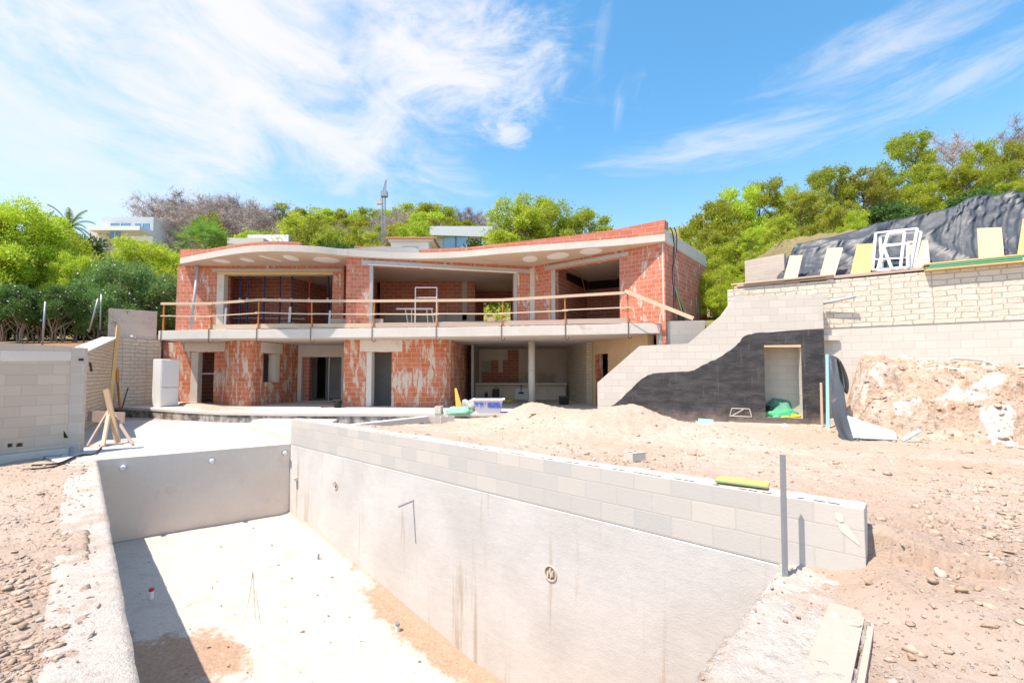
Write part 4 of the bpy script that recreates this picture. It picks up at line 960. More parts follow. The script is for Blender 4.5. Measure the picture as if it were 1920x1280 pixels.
# ---- props under the left lintel
def make_prop(mat, name, label, group):
    t = thing(name, label, 'prop', group=group); h = o1[3] - ZB - .02
    MB().tube([(0, 0, 0), (0, 0, h * .55)], .036, 10).build('outer_tube', mat, t, smooth=True)
    MB().tube([(0, 0, h * .55), (0, 0, h)], .026, 10).build('inner_tube', mat, t, smooth=True)
    MB().tube([(0, 0, h * .52), (0, 0, h * .58)], .052, 10).build('collar', M_galv, t)
    MB().box((0, 0, .005), (.14, .14, .01)).build('base_plate', mat, t); MB().box((0, 0, h - .005), (.14, .14, .01)).build('head_plate', mat, t); return t
blue = make_prop(M_blue, 'steel_prop', '', 'blue steel props under the left lintel')
names = ['first', 'second', 'third', 'fourth', 'fifth', 'sixth']
sx_ = (420, 449, 463, 494, 524, 546, 614)
for i, px in enumerate(sx_):
    o = blue if i == 0 else copy_tree(blue); p = XD(px, 18.16); o.location = (p[0], p[1], ZB)
    o['label'] = ('blue steel prop nearest the left jamb of the upper left opening' if i == 0 else 'blue steel prop right of the red one, by the brick pier' if i == 6 else
                  f'{names[i]} blue steel prop from the left jamb of the upper left opening')
rp = make_prop(M_red, 'steel_prop', 'red steel prop, the only red one under the left lintel', 'steel props under the left lintel'); p = XD(579, 18.16); rp.location = (p[0], p[1], ZB)
del rp['group']

# ---- clutter on the upper floor
def frame_stand(px0, px1, yt, d, label):
    a, b = at_d(px0, yt, d), at_d(px1, yt, d); t = thing('scaffold_frame', label, 'frame', ((a.x + b.x) / 2, d, ZB)); L_ = Vector(t.location)
    for x in (a.x, b.x): MB(L_).tube([(x, d, ZB), (x, d, a.z)], .024, 8).build('leg', M_pinkrail, t)
    MB(L_).tube([a, b], .024, 8).build('top_bar', M_pinkrail, t)
    zz = at_d(px0, yt + 19, d).z; MB(L_).tube([(a.x, d, zz), (b.x, d, zz)], .02, 8).build('cross_bar', M_pinkrail, t)
    zz = at_d(px0, 590, d).z; MB(L_).tube([(a.x, d, zz), (b.x, d, zz)], .02, 8).build('cross_bar', M_pinkrail, t)
frame_stand(779, 819, 539, 17.2, 'tall white metal scaffold frame standing on the balcony in the middle opening')
a, b = at_d(743, 579, 17.6), at_d(812, 579, 17.6); t = thing('trestle', 'low pale sawhorse trestle behind the scaffold frame on the balcony', 'trestle', ((a.x + b.x) / 2, 17.6, ZB)); L_ = Vector(t.location)
MB(L_).beam(a, b, .06, .06).build('top_bar', M_pinkrail, t)
for x, s in ((a.x + .35, .14), (a.x + .6, -.05), (b.x - .25, .12), (b.x - .05, .1)):
    MB(L_).beam((x, 17.6, a.z - .02), (x + s, 17.6 + random.choice((-.2, .2)), ZB), .035, .035).build('leg', M_pinkrail, t)
o = MB((XD(880, 17.1)[0], 17.1, ZB)).box((XD(880, 17.1)[0], 17.1, ZB + .24), (1.35, .5, .045), .05).build('plywood_sheet', M_ply_p, bevel=.003); tag(o, 'pale plywood sheet lying flat on the balcony in the middle opening', 'sheet')
t = thing('mortar_tray', 'dark shallow mixing tray under the pale plywood sheet', 'tray', (XD(880, 17.15)[0], 17.15, ZB)); L_ = Vector(t.location)
MB(L_).prism([(L_.x - .5, 16.95), (L_.x + .6, 16.95), (L_.x + .6, 17.4), (L_.x - .5, 17.4)], ZB, ZB + .2).build('tray', M_galv, t, bevel=.02)
MB(L_).box((L_.x + .05, 17.17, ZB + .202), (1.14, .49, .012)).build('rim', M_iron, t)

def crumple(name, c, size, mat, label, cat, seed, seg=26, flat=.0, amp=.25, group=None, rz=0):
    """crumpled sack or heap: displaced, flattened ball"""
    r = np.random.default_rng(seed); n, m = seg, seg // 2; V = []; 
    for i in range(m + 1):
        for j in range(n):
            th = math.pi * i / m; ph = 2 * math.pi * j / n; V.append((math.sin(th) * math.cos(ph), math.sin(th) * math.sin(ph), math.cos(th)))
    V = np.array(V); k = np.zeros(len(V))
    for f, a in ((2.2, 1.), (4.5, .6), (9, .35)):
        for q in range(4):
            dd = r.normal(size=3); dd /= np.linalg.norm(dd); k += a * np.abs(np.sin(f * (V @ dd) + r.uniform(0, 6))) / 2
    V = V * (1 + amp * (k - k.mean()))[:, None]; V = V * np.array(size) / 2; V[:, 2] = np.maximum(V[:, 2], -size[2] * .12); V[:, 2] -= V[:, 2].min()
    cs, sn = math.cos(rz), math.sin(rz); V = np.stack([V[:, 0] * cs - V[:, 1] * sn, V[:, 0] * sn + V[:, 1] * cs, V[:, 2]], 1)
    Fc = [(i * n + j, (i + 1) * n + j, (i + 1) * n + (j + 1) % n, i * n + (j + 1) % n) for i in range(m) for j in range(n)]
    o = npmesh(name, V, np.array(Fc), mat); o.location = c
    return tag(o, label, cat, group) if cat else o
p = XD(941, 17.5); crumple('rubble_sack', (p[0], p[1], ZB), (.42, .3, .34), M_greenb, 'bright green sack on the upper floor by the right side of the middle opening', 'sack', 3)
p = XD(541, 17.6); 
o = MB((p[0], p[1], ZB)).box((p[0], p[1], ZB + .2), (.55, .06, .3), .1, tilt=__import__('mathutils').Matrix.Rotation(R(35), 3, 'X')).build('metal_sheet', M_galv); tag(o, 'grey metal offcut leaning among the props on the upper floor', 'offcut')
for px, lab in ((421, 'white upright board end beside the left jamb of the propped opening'), (542, 'white upright post among the blue props'), (617, 'short white upright board against the right side of the propped opening')):
    p = XD(px, 17.9); h = {421: .95, 542: 1.0, 617: .85}[px]; o = MB((p[0], p[1], ZB)).beam((p[0], p[1], ZB), (p[0] + .02, p[1] + .05, ZB + h), .08, .05, up=(0, 1, 0)).build('white_board', M_white2); tag(o, lab, 'board')
p = XD(470, 19.2); o = MB((p[0], p[1], ZB)).beam((p[0] - 1.3, 19.6, ZB + .75), (p[0] + 2.0, 19.9, ZB + .75), .2, .04).build('interior_plank', M_ply_p); tag(o, 'long pale plank lying across inside the propped room', 'plank')
# side of the house: hanging cables, leaning boards
p0 = at_d(1250, 424, 15.0); cb = thing('cable_bundle', 'black and grey cables hanging from the roof corner down the side brick wall', 'cable', p0); L_ = p0
for k, (c, dx) in enumerate(((M_black, 0), (M_pvc, 4), (M_black, 8))):
    q = [at_d(1256 + dx, 426, 15.05 + dx * .01), at_d(1262 + dx * .8, 440, 15.1), at_d(1264 + dx * .5, 470, 15.12 + .1), at_d(1263 - dx * .3, 510, 15.15), at_d(1265 - dx * .2, 545, 15.2), at_d(1262, 598, 15.2)]
    MB(L_).tube(densify(q, 4), .017, 6).build('cable', c, cb)
for (x0, y0, x1, y1, m_, lab) in ((1264, 536, 1281, 598, M_wood_y, 'yellow timber board leaning on the side wall beside the black cables'), (1266, 540, 1287, 597, M_greenedge, 'green edged board leaning behind the yellow one on the side wall')):
    a, b = at_d(x0, y0, 15.35), at_d(x1, y1, 15.2); o = MB(b).beam(b, a, .12, .03, up=(1, 0, 0)).build('leaning_board', m_); tag(o, lab, 'board')
p = at_d(1277, 592, 15.0); o = MB(p).tube([p + Vector((0, 0, -.3)), p + Vector((0, 0, .05))], .1, 12, .12).build('bucket', M_black); tag(o, 'black bucket at the foot of the leaning boards beside the house', 'bucket')
q = [at_d(*k) for k in ((1178, 598, 14.9), (1205, 602, 14.7), (1232, 607, 14.55), (1240, 612, 14.5), (1237, 622, 14.5), (1233, 612, 14.5))]
o = MB(q[0]).tube(densify(q, 4), .011, 6).build('red_hose', M_redtip); tag(o, 'thin red cable looping over the right end of the balcony slab', 'cable')

# ================================================================== STAIR TOWER AND RIGHT WALLS
sR = at_d(1547, 700, 12.5); sL = at_d(1120, 700, 14.2); SW = [(sL.x, sL.y), (sR.x, sR.y)]; LS = math.dist(*SW)
st = thing('stair_wall', 'pale concrete block stair parapet stepping up right, lower half coated black', 'wall', (sL.x, sL.y, ZT)); SLc = Vector(st.location)
def sz(px, py, pts=SW): s, p = s_at(pts, px, 3); return s, at_d(px, py, p[1]).z
prof = [sz(*k) for k in ((1120, 717), (1198, 648), (1290, 644), (1352, 590), (1380, 556), (1547, 551))]; prof[0] = (0, prof[0][1]); prof[-1] = (LS, prof[-1][1])
od = op(SW, 1433, 1502, 646.5, 783)
mb = MB(SLc); wallpath(mb, SW, -.3, 3, .24, [od], tops=prof); mb.build('block_wall', M_block, st)
# bitumen coat, a thin skin 5 mm proud with an uneven upper edge
coat = [(1121, 768), (1138, 767), (1163, 747), (1204, 709), (1210, 705), (1222, 700.5), (1262, 697.5), (1295, 695.5), (1312, 688), (1329, 678), (1342, 673), (1362, 660), (1381, 647), (1389, 634), (1400, 628), (1415, 624.5), (1460, 621), (1537, 616.5), (1547, 616.5)]
cp_ = []
for (a, b) in zip(coat, coat[1:]):
    for k in range(4):
        t = k / 4; cp_.append((a[0] + (b[0] - a[0]) * t, a[1] + (b[1] - a[1]) * t + random.uniform(-.8, .8)))
cp_.append(coat[-1]); tp = [sz(*k) for k in cp_]; tp[0] = (0, tp[0][1]); tp[-1] = (LS - .01, tp[-1][1])
q = off_line(SW[0], SW[1], -.006)
mb = MB(SLc); wallpath(mb, [q[0], q[1]], .02, 3, .005, [(od[0], od[1], od[2], od[3])], tops=tp); ct = mb.build('bitumen_coat', M_bit, st)
# drawn box mark on the coat
def mark(pts, mat, parent, proud=.010, w=.022, name='chalk_mark'):
    mb = MB(SLc); qq = []
    for px, py in pts: s, z = sz(px, py); x, y = lerp2(SW[0], SW[1], s / LS); qq.append(Vector((x + (q[0][0] - SW[0][0]) * proud / .006, y + (q[0][1] - SW[0][1]) * proud / .006, z)))
    for a, b in zip(qq, qq[1:]): mb.beam(a, b, .002, w, up=(0, 0, 1)) if abs((b - a).normalized().z) < .9 else mb.beam(a, b, w, .002, up=(0, 1, 0))
    return mb.build(name, mat, parent)
mark([(1366, 779), (1368, 765), (1401, 766), (1404, 781), (1366, 779)], M_plaster, ct); mark([(1370, 779), (1390, 767)], M_plaster, ct)
strip('lintel', M_tan, st, SW, 1431, 1503, 645.5, 650.5, .23, .004, bevel=0)
strip('plinth', M_conc, st, SW, 1300, 1545, (789, 797), (793, 803), .3, .05)
# door recess: sides and back in bare block
dv = Vector((SW[1][0] - SW[0][0], SW[1][1] - SW[0][1], 0)).normalized(); nb = Vector((-dv.y, dv.x, 0))
dA = Vector((*lerp2(SW[0], SW[1], od[0] / LS), 0)); dB = Vector((*lerp2(SW[0], SW[1], od[1] / LS), 0))
mb = MB(SLc); wallpath(mb, [tuple((dA - dv * .6 + nb * 1.3)[:2]), tuple((dB + dv * .8 + nb * 1.3)[:2])], -.2, 2.6, .2); mb.build('inner_wall', M_block_sand, st)
mb = MB(SLc); wallpath(mb, [tuple((dA - dv * .6 + nb * .25)[:2]), tuple((dA - dv * .6 + nb * 1.3)[:2])], -.2, 2.6, .2); mb.build('inner_wall', M_block_sand, st)
MB(SLc).prism([tuple((dA - dv * .9 + nb * .2)[:2]), tuple((dB + dv * 1.0 + nb * .2)[:2]), tuple((dB + dv * 1.0 + nb * 1.6)[:2]), tuple((dA - dv * .9 + nb * 1.6)[:2])], od[3] + .12, od[3] + .26).build('roof_slab', M_conc, st)
MB(SLc).prism([tuple((dA - dv * .6 - nb * .0)[:2]), tuple((dB + dv * .8 - nb * .0)[:2]), tuple((dB + dv * .8 + nb * 1.4)[:2]), tuple((dA - dv * .6 + nb * 1.4)[:2])], .1, od[2] - .004).build('threshold', M_conc, st)
# right return of the tower, its face is raw block
mb = MB(SLc); e_ = (SW[1][0] + nb.x * .5 + .1, SW[1][1] + nb.y * .5); wallpath(mb, [(SW[1][0] - .002, SW[1][1] + .0), (SW[1][0] + .10, SW[1][1] + .35)], -.2, prof[-1][1], .2); mb.build('end_face', M_block, st)
# second block wall behind, level with the upper floor
w2 = [XD(1236, 14.75), (6.35, 14.9)]
mb = MB(); tt = [sz(1237, 601, w2), sz(1345, 597, w2)]; L2 = math.dist(*w2); wallpath(mb, w2, ZT, 3.3, .25, tops=[(0, 3.31), (L2, 3.36)]); o = mb.build('block_wall', M_block, bevel=.006)
tag(o, 'pale block wall joining the right end of the balcony to the stairs', 'wall')
# retaining wall
rw = thing('retaining_wall', 'long high retaining wall at right, pale stone above and bare blocks below', 'wall', (RW0[0], RW0[1], 0)); RL = Vector(rw.location)
mb = MB(RL); RWe = lerp2(RW0, RW1, 1.35); wallpath(mb, [RW0, RWe], -.5, 2.90, .5); mb.build('block_base', M_block, rw)
rq = off_line(RW0, RWe, -.02); mb = MB(RL); wallpath(mb, [rq[0], rq[1]], 2.903, 4.24, .52); mb.build('stone_face', M_stone, rw)
def rz_(px, py, off=0.):          # point on the retaining wall face seen at a pixel
    s, p = s_at([RW0, RWe], px, 4.2); return Vector((p[0], p[1], at_d(px, py, p[1]).z))
rd = Vector((RW1[0] - RW0[0], RW1[1] - RW0[1], 0)).normalized(); rn = Vector((-rd.y, rd.x, 0))     # rn points away from the camera
def rwp(px, back, z): s, p = s_at([tuple(Vector(RW0) + Vector(rn[:2]) * back), tuple(Vector(RWe) + Vector(rn[:2]) * back)], px, z); return Vector((p[0], p[1], z))
# planks on the wall top
specs = [(1374, 1500, .10, 0, M_wood_p, .05), (1380, 1470, .05, 1, M_wood_p, .05), (1376, 1520, .2, 1, M_wood, .045), (1382, 1545, .1, 2, M_wood_p, .04), (1395, 1560, .0, 2, M_wood_p, .04), (1374, 1545, .25, 3, M_wood, .04), (1470, 1650, .12, 1, M_wood, .04), (1540, 1738, .1, 1, M_wood_p, .05), (1560, 1738, .2, 2, M_wood_p, .035)]
pos = ['lowest plank at the left end of the stack on the stone wall', 'short dark plank second from the bottom of the left stack on the stone wall', 'pale plank set back in the left stack on the stone wall', 'pinkish plank in the middle of the left stack on the stone wall',
       'plank hanging furthest over the face of the stone wall in the left stack', 'topmost plank of the left stack on the stone wall', 'long plank below the leaning plywood panels', 'thick long plank below the white window frames', 'thin plank on the long one below the white window frames']
for (x0, x1, bk, lv, m_, h), lab in zip(specs, pos):
    z = 4.26 + lv * .055; a, b = rwp(x0, bk, z), rwp(x1, bk + random.uniform(-.06, .06), z + random.uniform(0, .02)); o = MB(a).beam(a, b, .2, h).build('plank', m_, bevel=.003)
    tag(o, lab, 'plank', 'planks stacked on the retaining wall')
for k, (x0, x1, m_, lab) in enumerate(((1733, 1918, M_wood_y, 'lowest yellow shuttering board on the stone wall right of the white frames'), (1731, 1912, M_greenedge, 'green edged shuttering board, second from the bottom at right'), (1736, 1915, M_greenedge, 'green edged shuttering board, second from the top at right'), (1733, 1925, M_wood_y, 'topmost yellow shuttering board on the stone wall at right'))):
    z = 4.265 + k * .052; a, b = rwp(x0, .05 + .02 * k, z), rwp(x1, .06, z); o = MB(a).beam(a, b, .5, .04).build('shuttering_board', m_, bevel=.003); tag(o, lab, 'board', 'shuttering boards on the retaining wall')
# block wall standing on the terrace behind
def rdepth(px, back, z): return rwp(px, back, z).y
a, b = at_d(1396, 490, 15.2), at_d(1470, 475, 14.3); mb = MB(); bl = [(a.x, a.y), (b.x, b.y)]; wallpath(mb, bl, 3.4, at_d(1396, 489, 15.2).z, .2, tops=[(0, at_d(1396, 489, 15.2).z), (math.dist(*bl), at_d(1465, 477, 14.4).z)]); o = mb.build('block_wall', M_block_grey, bevel=.006)
tag(o, 'small grey block wall at the left end of the black tarpaulin', 'wall')
# tarpaulin over the bank: grid between lower edge (near wall) and an upper edge further back
def tarp():
    low = [(1452, 528), (1480, 524), (1550, 520), (1640, 512), (1740, 503), (1840, 494), (1925, 486), (2060, 470)]
    top = [(1474, 481), (1492, 458), (1545, 449), (1640, 422), (1700, 409), (1780, 393), (1815, 371), (1925, 360), (2060, 345)]
    nu, nv = 150, 34; V = np.zeros((nv, nu, 3))
    lx = np.linspace(0, 1, nu)
    def samp(arr, t): xs_ = np.array([k[0] for k in arr], float); ys_ = np.array([k[1] for k in arr], float); xx = xs_[0] + (xs_[-1] - xs_[0]) * t; return xx, np.interp(xx, xs_, ys_)
    r = np.random.default_rng(5)
    for i in range(nu):
        x0, y0 = samp(low, lx[i]); x1, y1 = samp(top, lx[i]); p0 = rwp(x0, .42, 4.25); d1 = p0.y + 1.15 + .5 * lx[i]; d1 = rwp(x1, .42, 4.25).y + 1.2
        q0 = at_d(x0, y0, p0.y); q0.z = 4.2; q1 = at_d(x1, y1, d1)
        for j in range(nv):
            t = j / (nv - 1); p = q0.lerp(q1, t); V[j, i] = (p.x, p.y, p.z)
    U = (lx[None, :] * 9.5) * np.ones((nv, 1)); T = np.linspace(0, 1, nv)[:, None] * 2.4 * np.ones((1, nu))
    cre = lambda q, p: (1 - np.clip(np.abs(q), 0, 1)) ** p
    w = .16 * cre(fbm(U + T * .9, T * .7, 1.3, 2, .5, 3) * 1.6, 3) + .09 * cre(fbm(U * .9 - T * 1.1, T * .8, 2.6, 2, .5, 6) * 1.8, 4) + .05 * cre(fbm(U + T * .2, T * 1.5, 5, 2, .5, 9) * 1.8, 4)
    sag = .12 * np.sin(np.linspace(0, np.pi, nv))[:, None]
    V[..., 1] -= w * .8 - sag; V[..., 2] += w * .35 * (np.linspace(0, 1, nv)[:, None]); V[..., 0] += .3 * w
    V2 = V.reshape(-1, 3); i = np.arange((nv - 1) * (nu - 1)); rr, c = i // (nu - 1), i % (nu - 1); a = rr * nu + c
    o = npmesh('tarpaulin', V2 - V2[0], np.stack([a, a + 1, a + nu + 1, a + nu], 1), M_tarp, smooth=True); o.location = V2[0]
    m = o.modifiers.new('solid', 'SOLIDIFY'); m.thickness = .01
    return tag(o, 'wrinkled black tarpaulin draped over the bank above the stone wall', 'tarpaulin')
tarp()
a = at_d(1462, 526, 13.85); 
# panels leaning on the tarpaulin
def lean_panel(x0, x1, xt0, xt1, yb, yt, mat, lab, name='plywood_sheet', group='panels leaning on the black tarpaulin', bk=.25, bt=.62, th=.025):
    pb = rwp((x0 + x1) / 2, bk, 4.26); d0 = rwp(x0, bk, 4.26); d1 = rwp(x1, bk, 4.26); e0 = rwp(xt0, bt, 5.2); e1 = rwp(xt1, bt, 5.2)
    z0 = at_d((x0 + x1) / 2, yb, pb.y).z; e0 = at_d(xt0, yt, e0.y); e1 = at_d(xt1, yt - (2 if xt1 > 1600 else 1), e1.y); d0.z = d1.z = 4.25
    b0 = Vector(rn) * th; mb = MB(pb); mb.hexa([d0, d1, d1 + b0, d0 + b0], [e0, e1, e1 + b0, e0 + b0]); o = mb.build(name, mat); tag(o, lab, 'panel', group); return o
lean_panel(1467, 1491, 1481, 1505, 523, 479, M_ply_p, 'first pale pink panel from the left, leaning on the black tarpaulin')
lean_panel(1534, 1565, 1551, 1581, 519, 465, M_ply_p, 'second pale panel from the left, leaning on the black tarpaulin')
lean_panel(1594, 1632, 1607, 1641, 514, 458, M_wood_y, 'third panel from the left, yellowish, beside the white window frames')
lean_panel(1700, 1742, 1702, 1740, 504, 452, M_ply_p, 'pink panel behind the right side of the white window frames')
lean_panel(1833, 1880, 1832, 1878, 478, 428, M_ply, 'nearly square orange panel leaning alone on the black tarpaulin')
lean_panel(1908, 1960, 1918, 1960, 470, 410, M_wood_y, 'yellow panel cut by the right edge of the photo')
def wframe(x0, x1, xt0, xt1, yb, yt, lab, bk, bt, mull=None):
    c = rwp(x0, bk, 4.26); t = thing('window_frame', lab, 'frame', c, 'white window frames leaning on the tarpaulin'); L_ = Vector(c)
    A, B = rwp(x0, bk, 4.26), rwp(x1, bk, 4.26); A = at_d(x0, yb, A.y); B = at_d(x1, yb - 2, B.y); C_ = at_d(xt0, yt, rwp(xt0, bt, 5.3).y); D_ = at_d(xt1, yt - (xt1 - xt0) * .11, rwp(xt1, bt, 5.3).y)
    for u, v, nme in ((A, C_, 'stile'), (B, D_, 'stile'), (A, B, 'rail'), (C_, D_, 'rail')): MB(L_).beam(u, v, .05, .05, up=(0, 1, 0)).build(nme, M_white, t, bevel=.004)
    if mull: MB(L_).beam(A.lerp(C_, mull), B.lerp(D_, mull), .035, .035, up=(0, 1, 0)).build('glazing_bar', M_white, t)
wframe(1636, 1706, 1642, 1720, 506, 437, 'largest white window frame, at the back of the leaning group', .22, .6, .28)
wframe(1645, 1688, 1665, 1696, 507, 438, 'narrow tilted white window frame in the front of the leaning group', .12, .42, .3)
wframe(1654, 1712, 1650, 1727, 504, 443, 'wide white window frame with a bar, right of the leaning group', .32, .66, .72)
wframe(1672, 1702, 1656, 1702, 503, 462, 'smallest white window frame, low in the middle of the leaning group', .05, .3, None)
# drain pipe end beside the stair tower, on the stone wall
a, b = rz_(1545, 570) - rn * .15, rz_(1601, 558) - rn * .25
o = MB(a).tube([a, b], .04, 10).build('drain_pipe', M_pvc, smooth=True); tag(o, 'short grey drain pipe resting between the stair tower and the stone wall', 'pipe')
# dry hose lying in an arc against the block base
q = [rz_(*k) - rn * .07 for k in ((1735, 690), (1755, 683), (1780, 672), (1800, 672), (1830, 676), (1865, 688), (1890, 700), (1925, 708))]
o = MB(q[0]).tube(densify(q, 3), .03, 8).build('flexible_duct', M_plaster, smooth=True); tag(o, 'beige flexible conduit arched against the lower block wall at right', 'conduit')
# items at the tower foot
def sp(px, py, out): s, z = sz(px, py); x, y = lerp2(SW[0], SW[1], min(s, LS) / LS); v = Vector((x, y, z)) - nb * out; return v
def foam(name, quad, lab, th=.04, mat=M_foam, cat='foam board'):
    q = [Vector(k) for k in quad]; n = (q[1] - q[0]).cross(q[3] - q[0]).normalized() * th; mb = MB(q[0]); mb.hexa([k for k in q], [k + n for k in q]); return tag(mb.build(name, mat), lab, cat)
z0 = .2
foam('foam_board', [at_d(1548, 664, 12.35), at_d(1553, 664, 12.3), at_d(1556, 812, 11.9), at_d(1549, 812, 12.0)], 'tall narrow blue foam strip standing against the tower corner')
foam('foam_board', [at_d(1588, 781, 9.9), at_d(1600, 822, 9.5), at_d(1680, 826, 9.4), at_d(1676, 811, 9.55)], 'pale blue foam board lying flat on the dirt beyond the black sheet', mat=simple('foam_pale', (.50, .66, .74), .6, var=.04))
foam('foam_board', [at_d(1690, 824, 9.4), at_d(1694, 829, 9.35), at_d(1727, 810, 9.3), at_d(1722, 806, 9.35)], 'thin blue foam strip sticking up from the dirt at the right end')
foam('foam_board', [at_d(1309, 785, 12.9), at_d(1310, 796, 12.8), at_d(1336, 797, 12.75), at_d(1337, 787, 12.85)], 'small blue foam offcut below the middle of the black wall', .03)
foam('foam_board', [at_d(1442, 800, 12.4), at_d(1443, 804, 12.35), at_d(1454, 805, 12.33), at_d(1454, 800, 12.38)], 'tiny blue foam offcut left under the doorway of the black wall', .03)
foam('foam_board', [at_d(1465, 795, 12.4), at_d(1465, 803, 12.35), at_d(1476, 804, 12.33), at_d(1476, 795, 12.38)], 'small square blue foam offcut under the doorway of the black wall', .03)
foam('foam_board', [at_d(1483, 802, 12.35), at_d(1484, 806, 12.3), at_d(1514, 809, 12.25), at_d(1514, 805, 12.3)], 'long thin blue foam offcut right under the doorway of the black wall', .03)
o = foam('white_lath', [at_d(1538, 717, 12.35), at_d(1541.5, 717, 12.35), at_d(1544, 797, 12.2), at_d(1540, 797, 12.2)], 'thin white lath leaning on the right end of the black wall', .02, M_ply_p, 'lath')
def sheet(name, rows, mat, lab, cat, th=.012):
    nu, nv = len(rows[0]), len(rows); V = np.array([[tuple(p) for p in r] for r in rows]).reshape(-1, 3); i = np.arange((nv - 1) * (nu - 1)); rr, c = i // (nu - 1), i % (nu - 1); a = rr * nu + c
    o = npmesh(name, V - V[0], np.stack([a, a + nu, a + nu + 1, a + 1], 1), mat, smooth=True); o.location = V[0]
    s = o.modifiers.new('sub', 'SUBSURF'); s.levels = 2; s.render_levels = 2; m = o.modifiers.new('solid', 'SOLIDIFY'); m.thickness = th; return tag(o, lab, cat)
def jit(rows, a=.09, sd=1):
    r = random.Random(sd); return [[p + Vector((r.uniform(-a, a) * .5, r.uniform(-a, a), r.uniform(-a, a) * .5)) for p in q] for q in rows]
def drape(cols, n):      # rows from left/right edge polylines (px, py, depth)
    return [[at_d(a[0] + (b[0] - a[0]) * k / n, a[1] + (b[1] - a[1]) * k / n, a[2] + (b[2] - a[2]) * k / n) for k in range(n + 1)] for a, b in cols]
sheet('geotextile_sheet', jit(drape([((1553, 666, 12.1), (1572, 668, 12.0)), ((1555, 700, 11.7), (1577, 700, 11.6)), ((1558, 735, 11.2), (1583, 735, 11.0)), ((1562, 765, 10.7), (1588, 762, 10.4)), ((1568, 795, 10.2), (1592, 790, 9.9)), ((1574, 812, 9.9), (1598, 808, 9.6)), ((1578, 829, 9.6), (1612, 826, 9.4))], 4), .07, 4), M_tarp, 'dark grey drainage sheet peeling away from the tower corner onto the dirt', 'sheet')
sheet('fallen_sheet', jit(drape([((1602, 812, 9.6), (1690, 826, 9.5)), ((1600, 822, 9.5), (1695, 829, 9.4)), ((1596, 831, 9.4), (1688, 832, 9.3))], 5), .03, 5), M_tarp, 'dark strip of drainage sheet lying flat under the pale foam board', 'sheet')
sheet('membrane_scrap', [[at_d(1566, 668, 11.6), at_d(1576, 674, 11.4), at_d(1584, 690, 11.5)], [at_d(1574, 700, 11.5), at_d(1584, 706, 11.2), at_d(1594, 716, 11.5)], [at_d(1576, 726, 11.3), at_d(1586, 736, 11.0), at_d(1590, 742, 11.2)]], M_black, 'black folded membrane scrap caught behind the grey sheet', 'sheet')
# sacks in the doorway
c = (dA + dB) / 2 + nb * .45; zf = od[2]
crumple('green_net_heap', (c.x + .1, c.y + .25, zf), (.95, .7, .75), M_greenb2, 'large dark green net heap at the back of the black wall doorway', 'sack', 11, amp=.35)
crumple('rubble_sack', (c.x - .05, c.y - .15, zf), (.9, .5, .36), M_greenb, 'bright green sack in front inside the black wall doorway', 'sack', 12, amp=.35)
crumple('yellow_sack', (c.x + .12, c.y - .33, zf), (.62, .26, .17), M_yellowb, 'small yellow sack at the sill of the black wall doorway', 'sack', 13)
crumple('black_sack', (c.x - .33, c.y + .0, zf), (.3, .4, .5), M_black, 'black plastic sack on the left inside the black wall doorway', 'sack', 14)

# ================================================================== TERRACE CLUTTER
# white fridge
fb = Vector((at_d(313, 762, 17.5).x, 17.5, ZT)); fr = thing('fridge', 'tall white fridge freezer standing at the left end of the terrace', 'fridge', fb, rz=0)
mb = MB(); fh = at_d(313, 673, 17.5).z - ZT; mb.box((0, .0, fh / 2), (.62, .60, fh)); body = mb.build('body', M_white, fr, bevel=.02)
body.location = (0, .35, 0)
for z0_, z1_ in ((.03, fh * .40), (fh * .41, fh - .02)):
    dr = MB().box((0, 0, (z0_ + z1_) / 2), (.60, .05, z1_ - z0_)).build('door', M_white, fr, bevel=.015); dr.location = (0, .02, 0)
fr.rotation_euler = (0, 0, R(62)); fr.location = fb + Vector((.02, .1, 0))
bx_ = at_d(633, 762, 17.0); bx_.z = ZT; t = thing('bucket', 'black bucket standing by the brick pier in the ground floor recess', 'bucket', bx_); MB(bx_).tube([bx_, bx_ + Vector((0, 0, .28))], .12, 16, .15).build('body', M_black, t, smooth=True); MB(bx_).tube([bx_ + Vector((0, 0, .27)), bx_ + Vector((0, 0, .29))], .16, 16).build('rim', M_iron, t)
a, b = at_d(602, 763, 16.9), at_d(628, 759, 17.2); a.z = b.z = ZT + .03; o = MB(a).tube([a, b], .02, 6).build('loose_bar', M_iron); tag(o, 'dark bar lying on the terrace left of the bucket', 'bar')
# mortar tub
p = at_d(916, 771, 14.9); p.z = ZT; tb = thing('mortar_tub', 'white mixing tub smeared with blue at the terrace edge', 'tub', p)
mb = MB(p); w0, w1, h0 = .40, .49, .44
def ring(w, dd, z, c=.08, n=5):
    q = []
    for sx, sy, a0 in ((1, -1, -90), (1, 1, 0), (-1, 1, 90), (-1, -1, 180)):
        for k in range(n): a_ = R(a0 + 90 * k / (n - 1)); q.append(p + Vector((sx * (w - c) + c * math.cos(a_), sy * (dd - c) + c * math.sin(a_), z)))
    return q
rs = [ring(w0, .26, 0), ring(w0 + .03, .28, .15), ring(w1 - .02, .33, h0 - .04), ring(w1 - .01, .335, h0 - .035)]
inn = [ring(w1 - .04, .30, h0), ring(w0 - .02, .24, .05)]
allr = rs[:3] + [ring(w1 - .01, .33, h0)] + inn; n = len(allr[0]); vs = [v for r_ in allr for v in r_]; fs = [(i * n + k, i * n + (k + 1) % n, (i + 1) * n + (k + 1) % n, (i + 1) * n + k) for i in range(len(allr) - 1) for k in range(n)]
fs.append(tuple(range(n))[::-1]); fs.append(tuple(range(5 * n, 6 * n))); mb.add(vs, fs); mb.build('body', M_tub, tb, smooth=False)
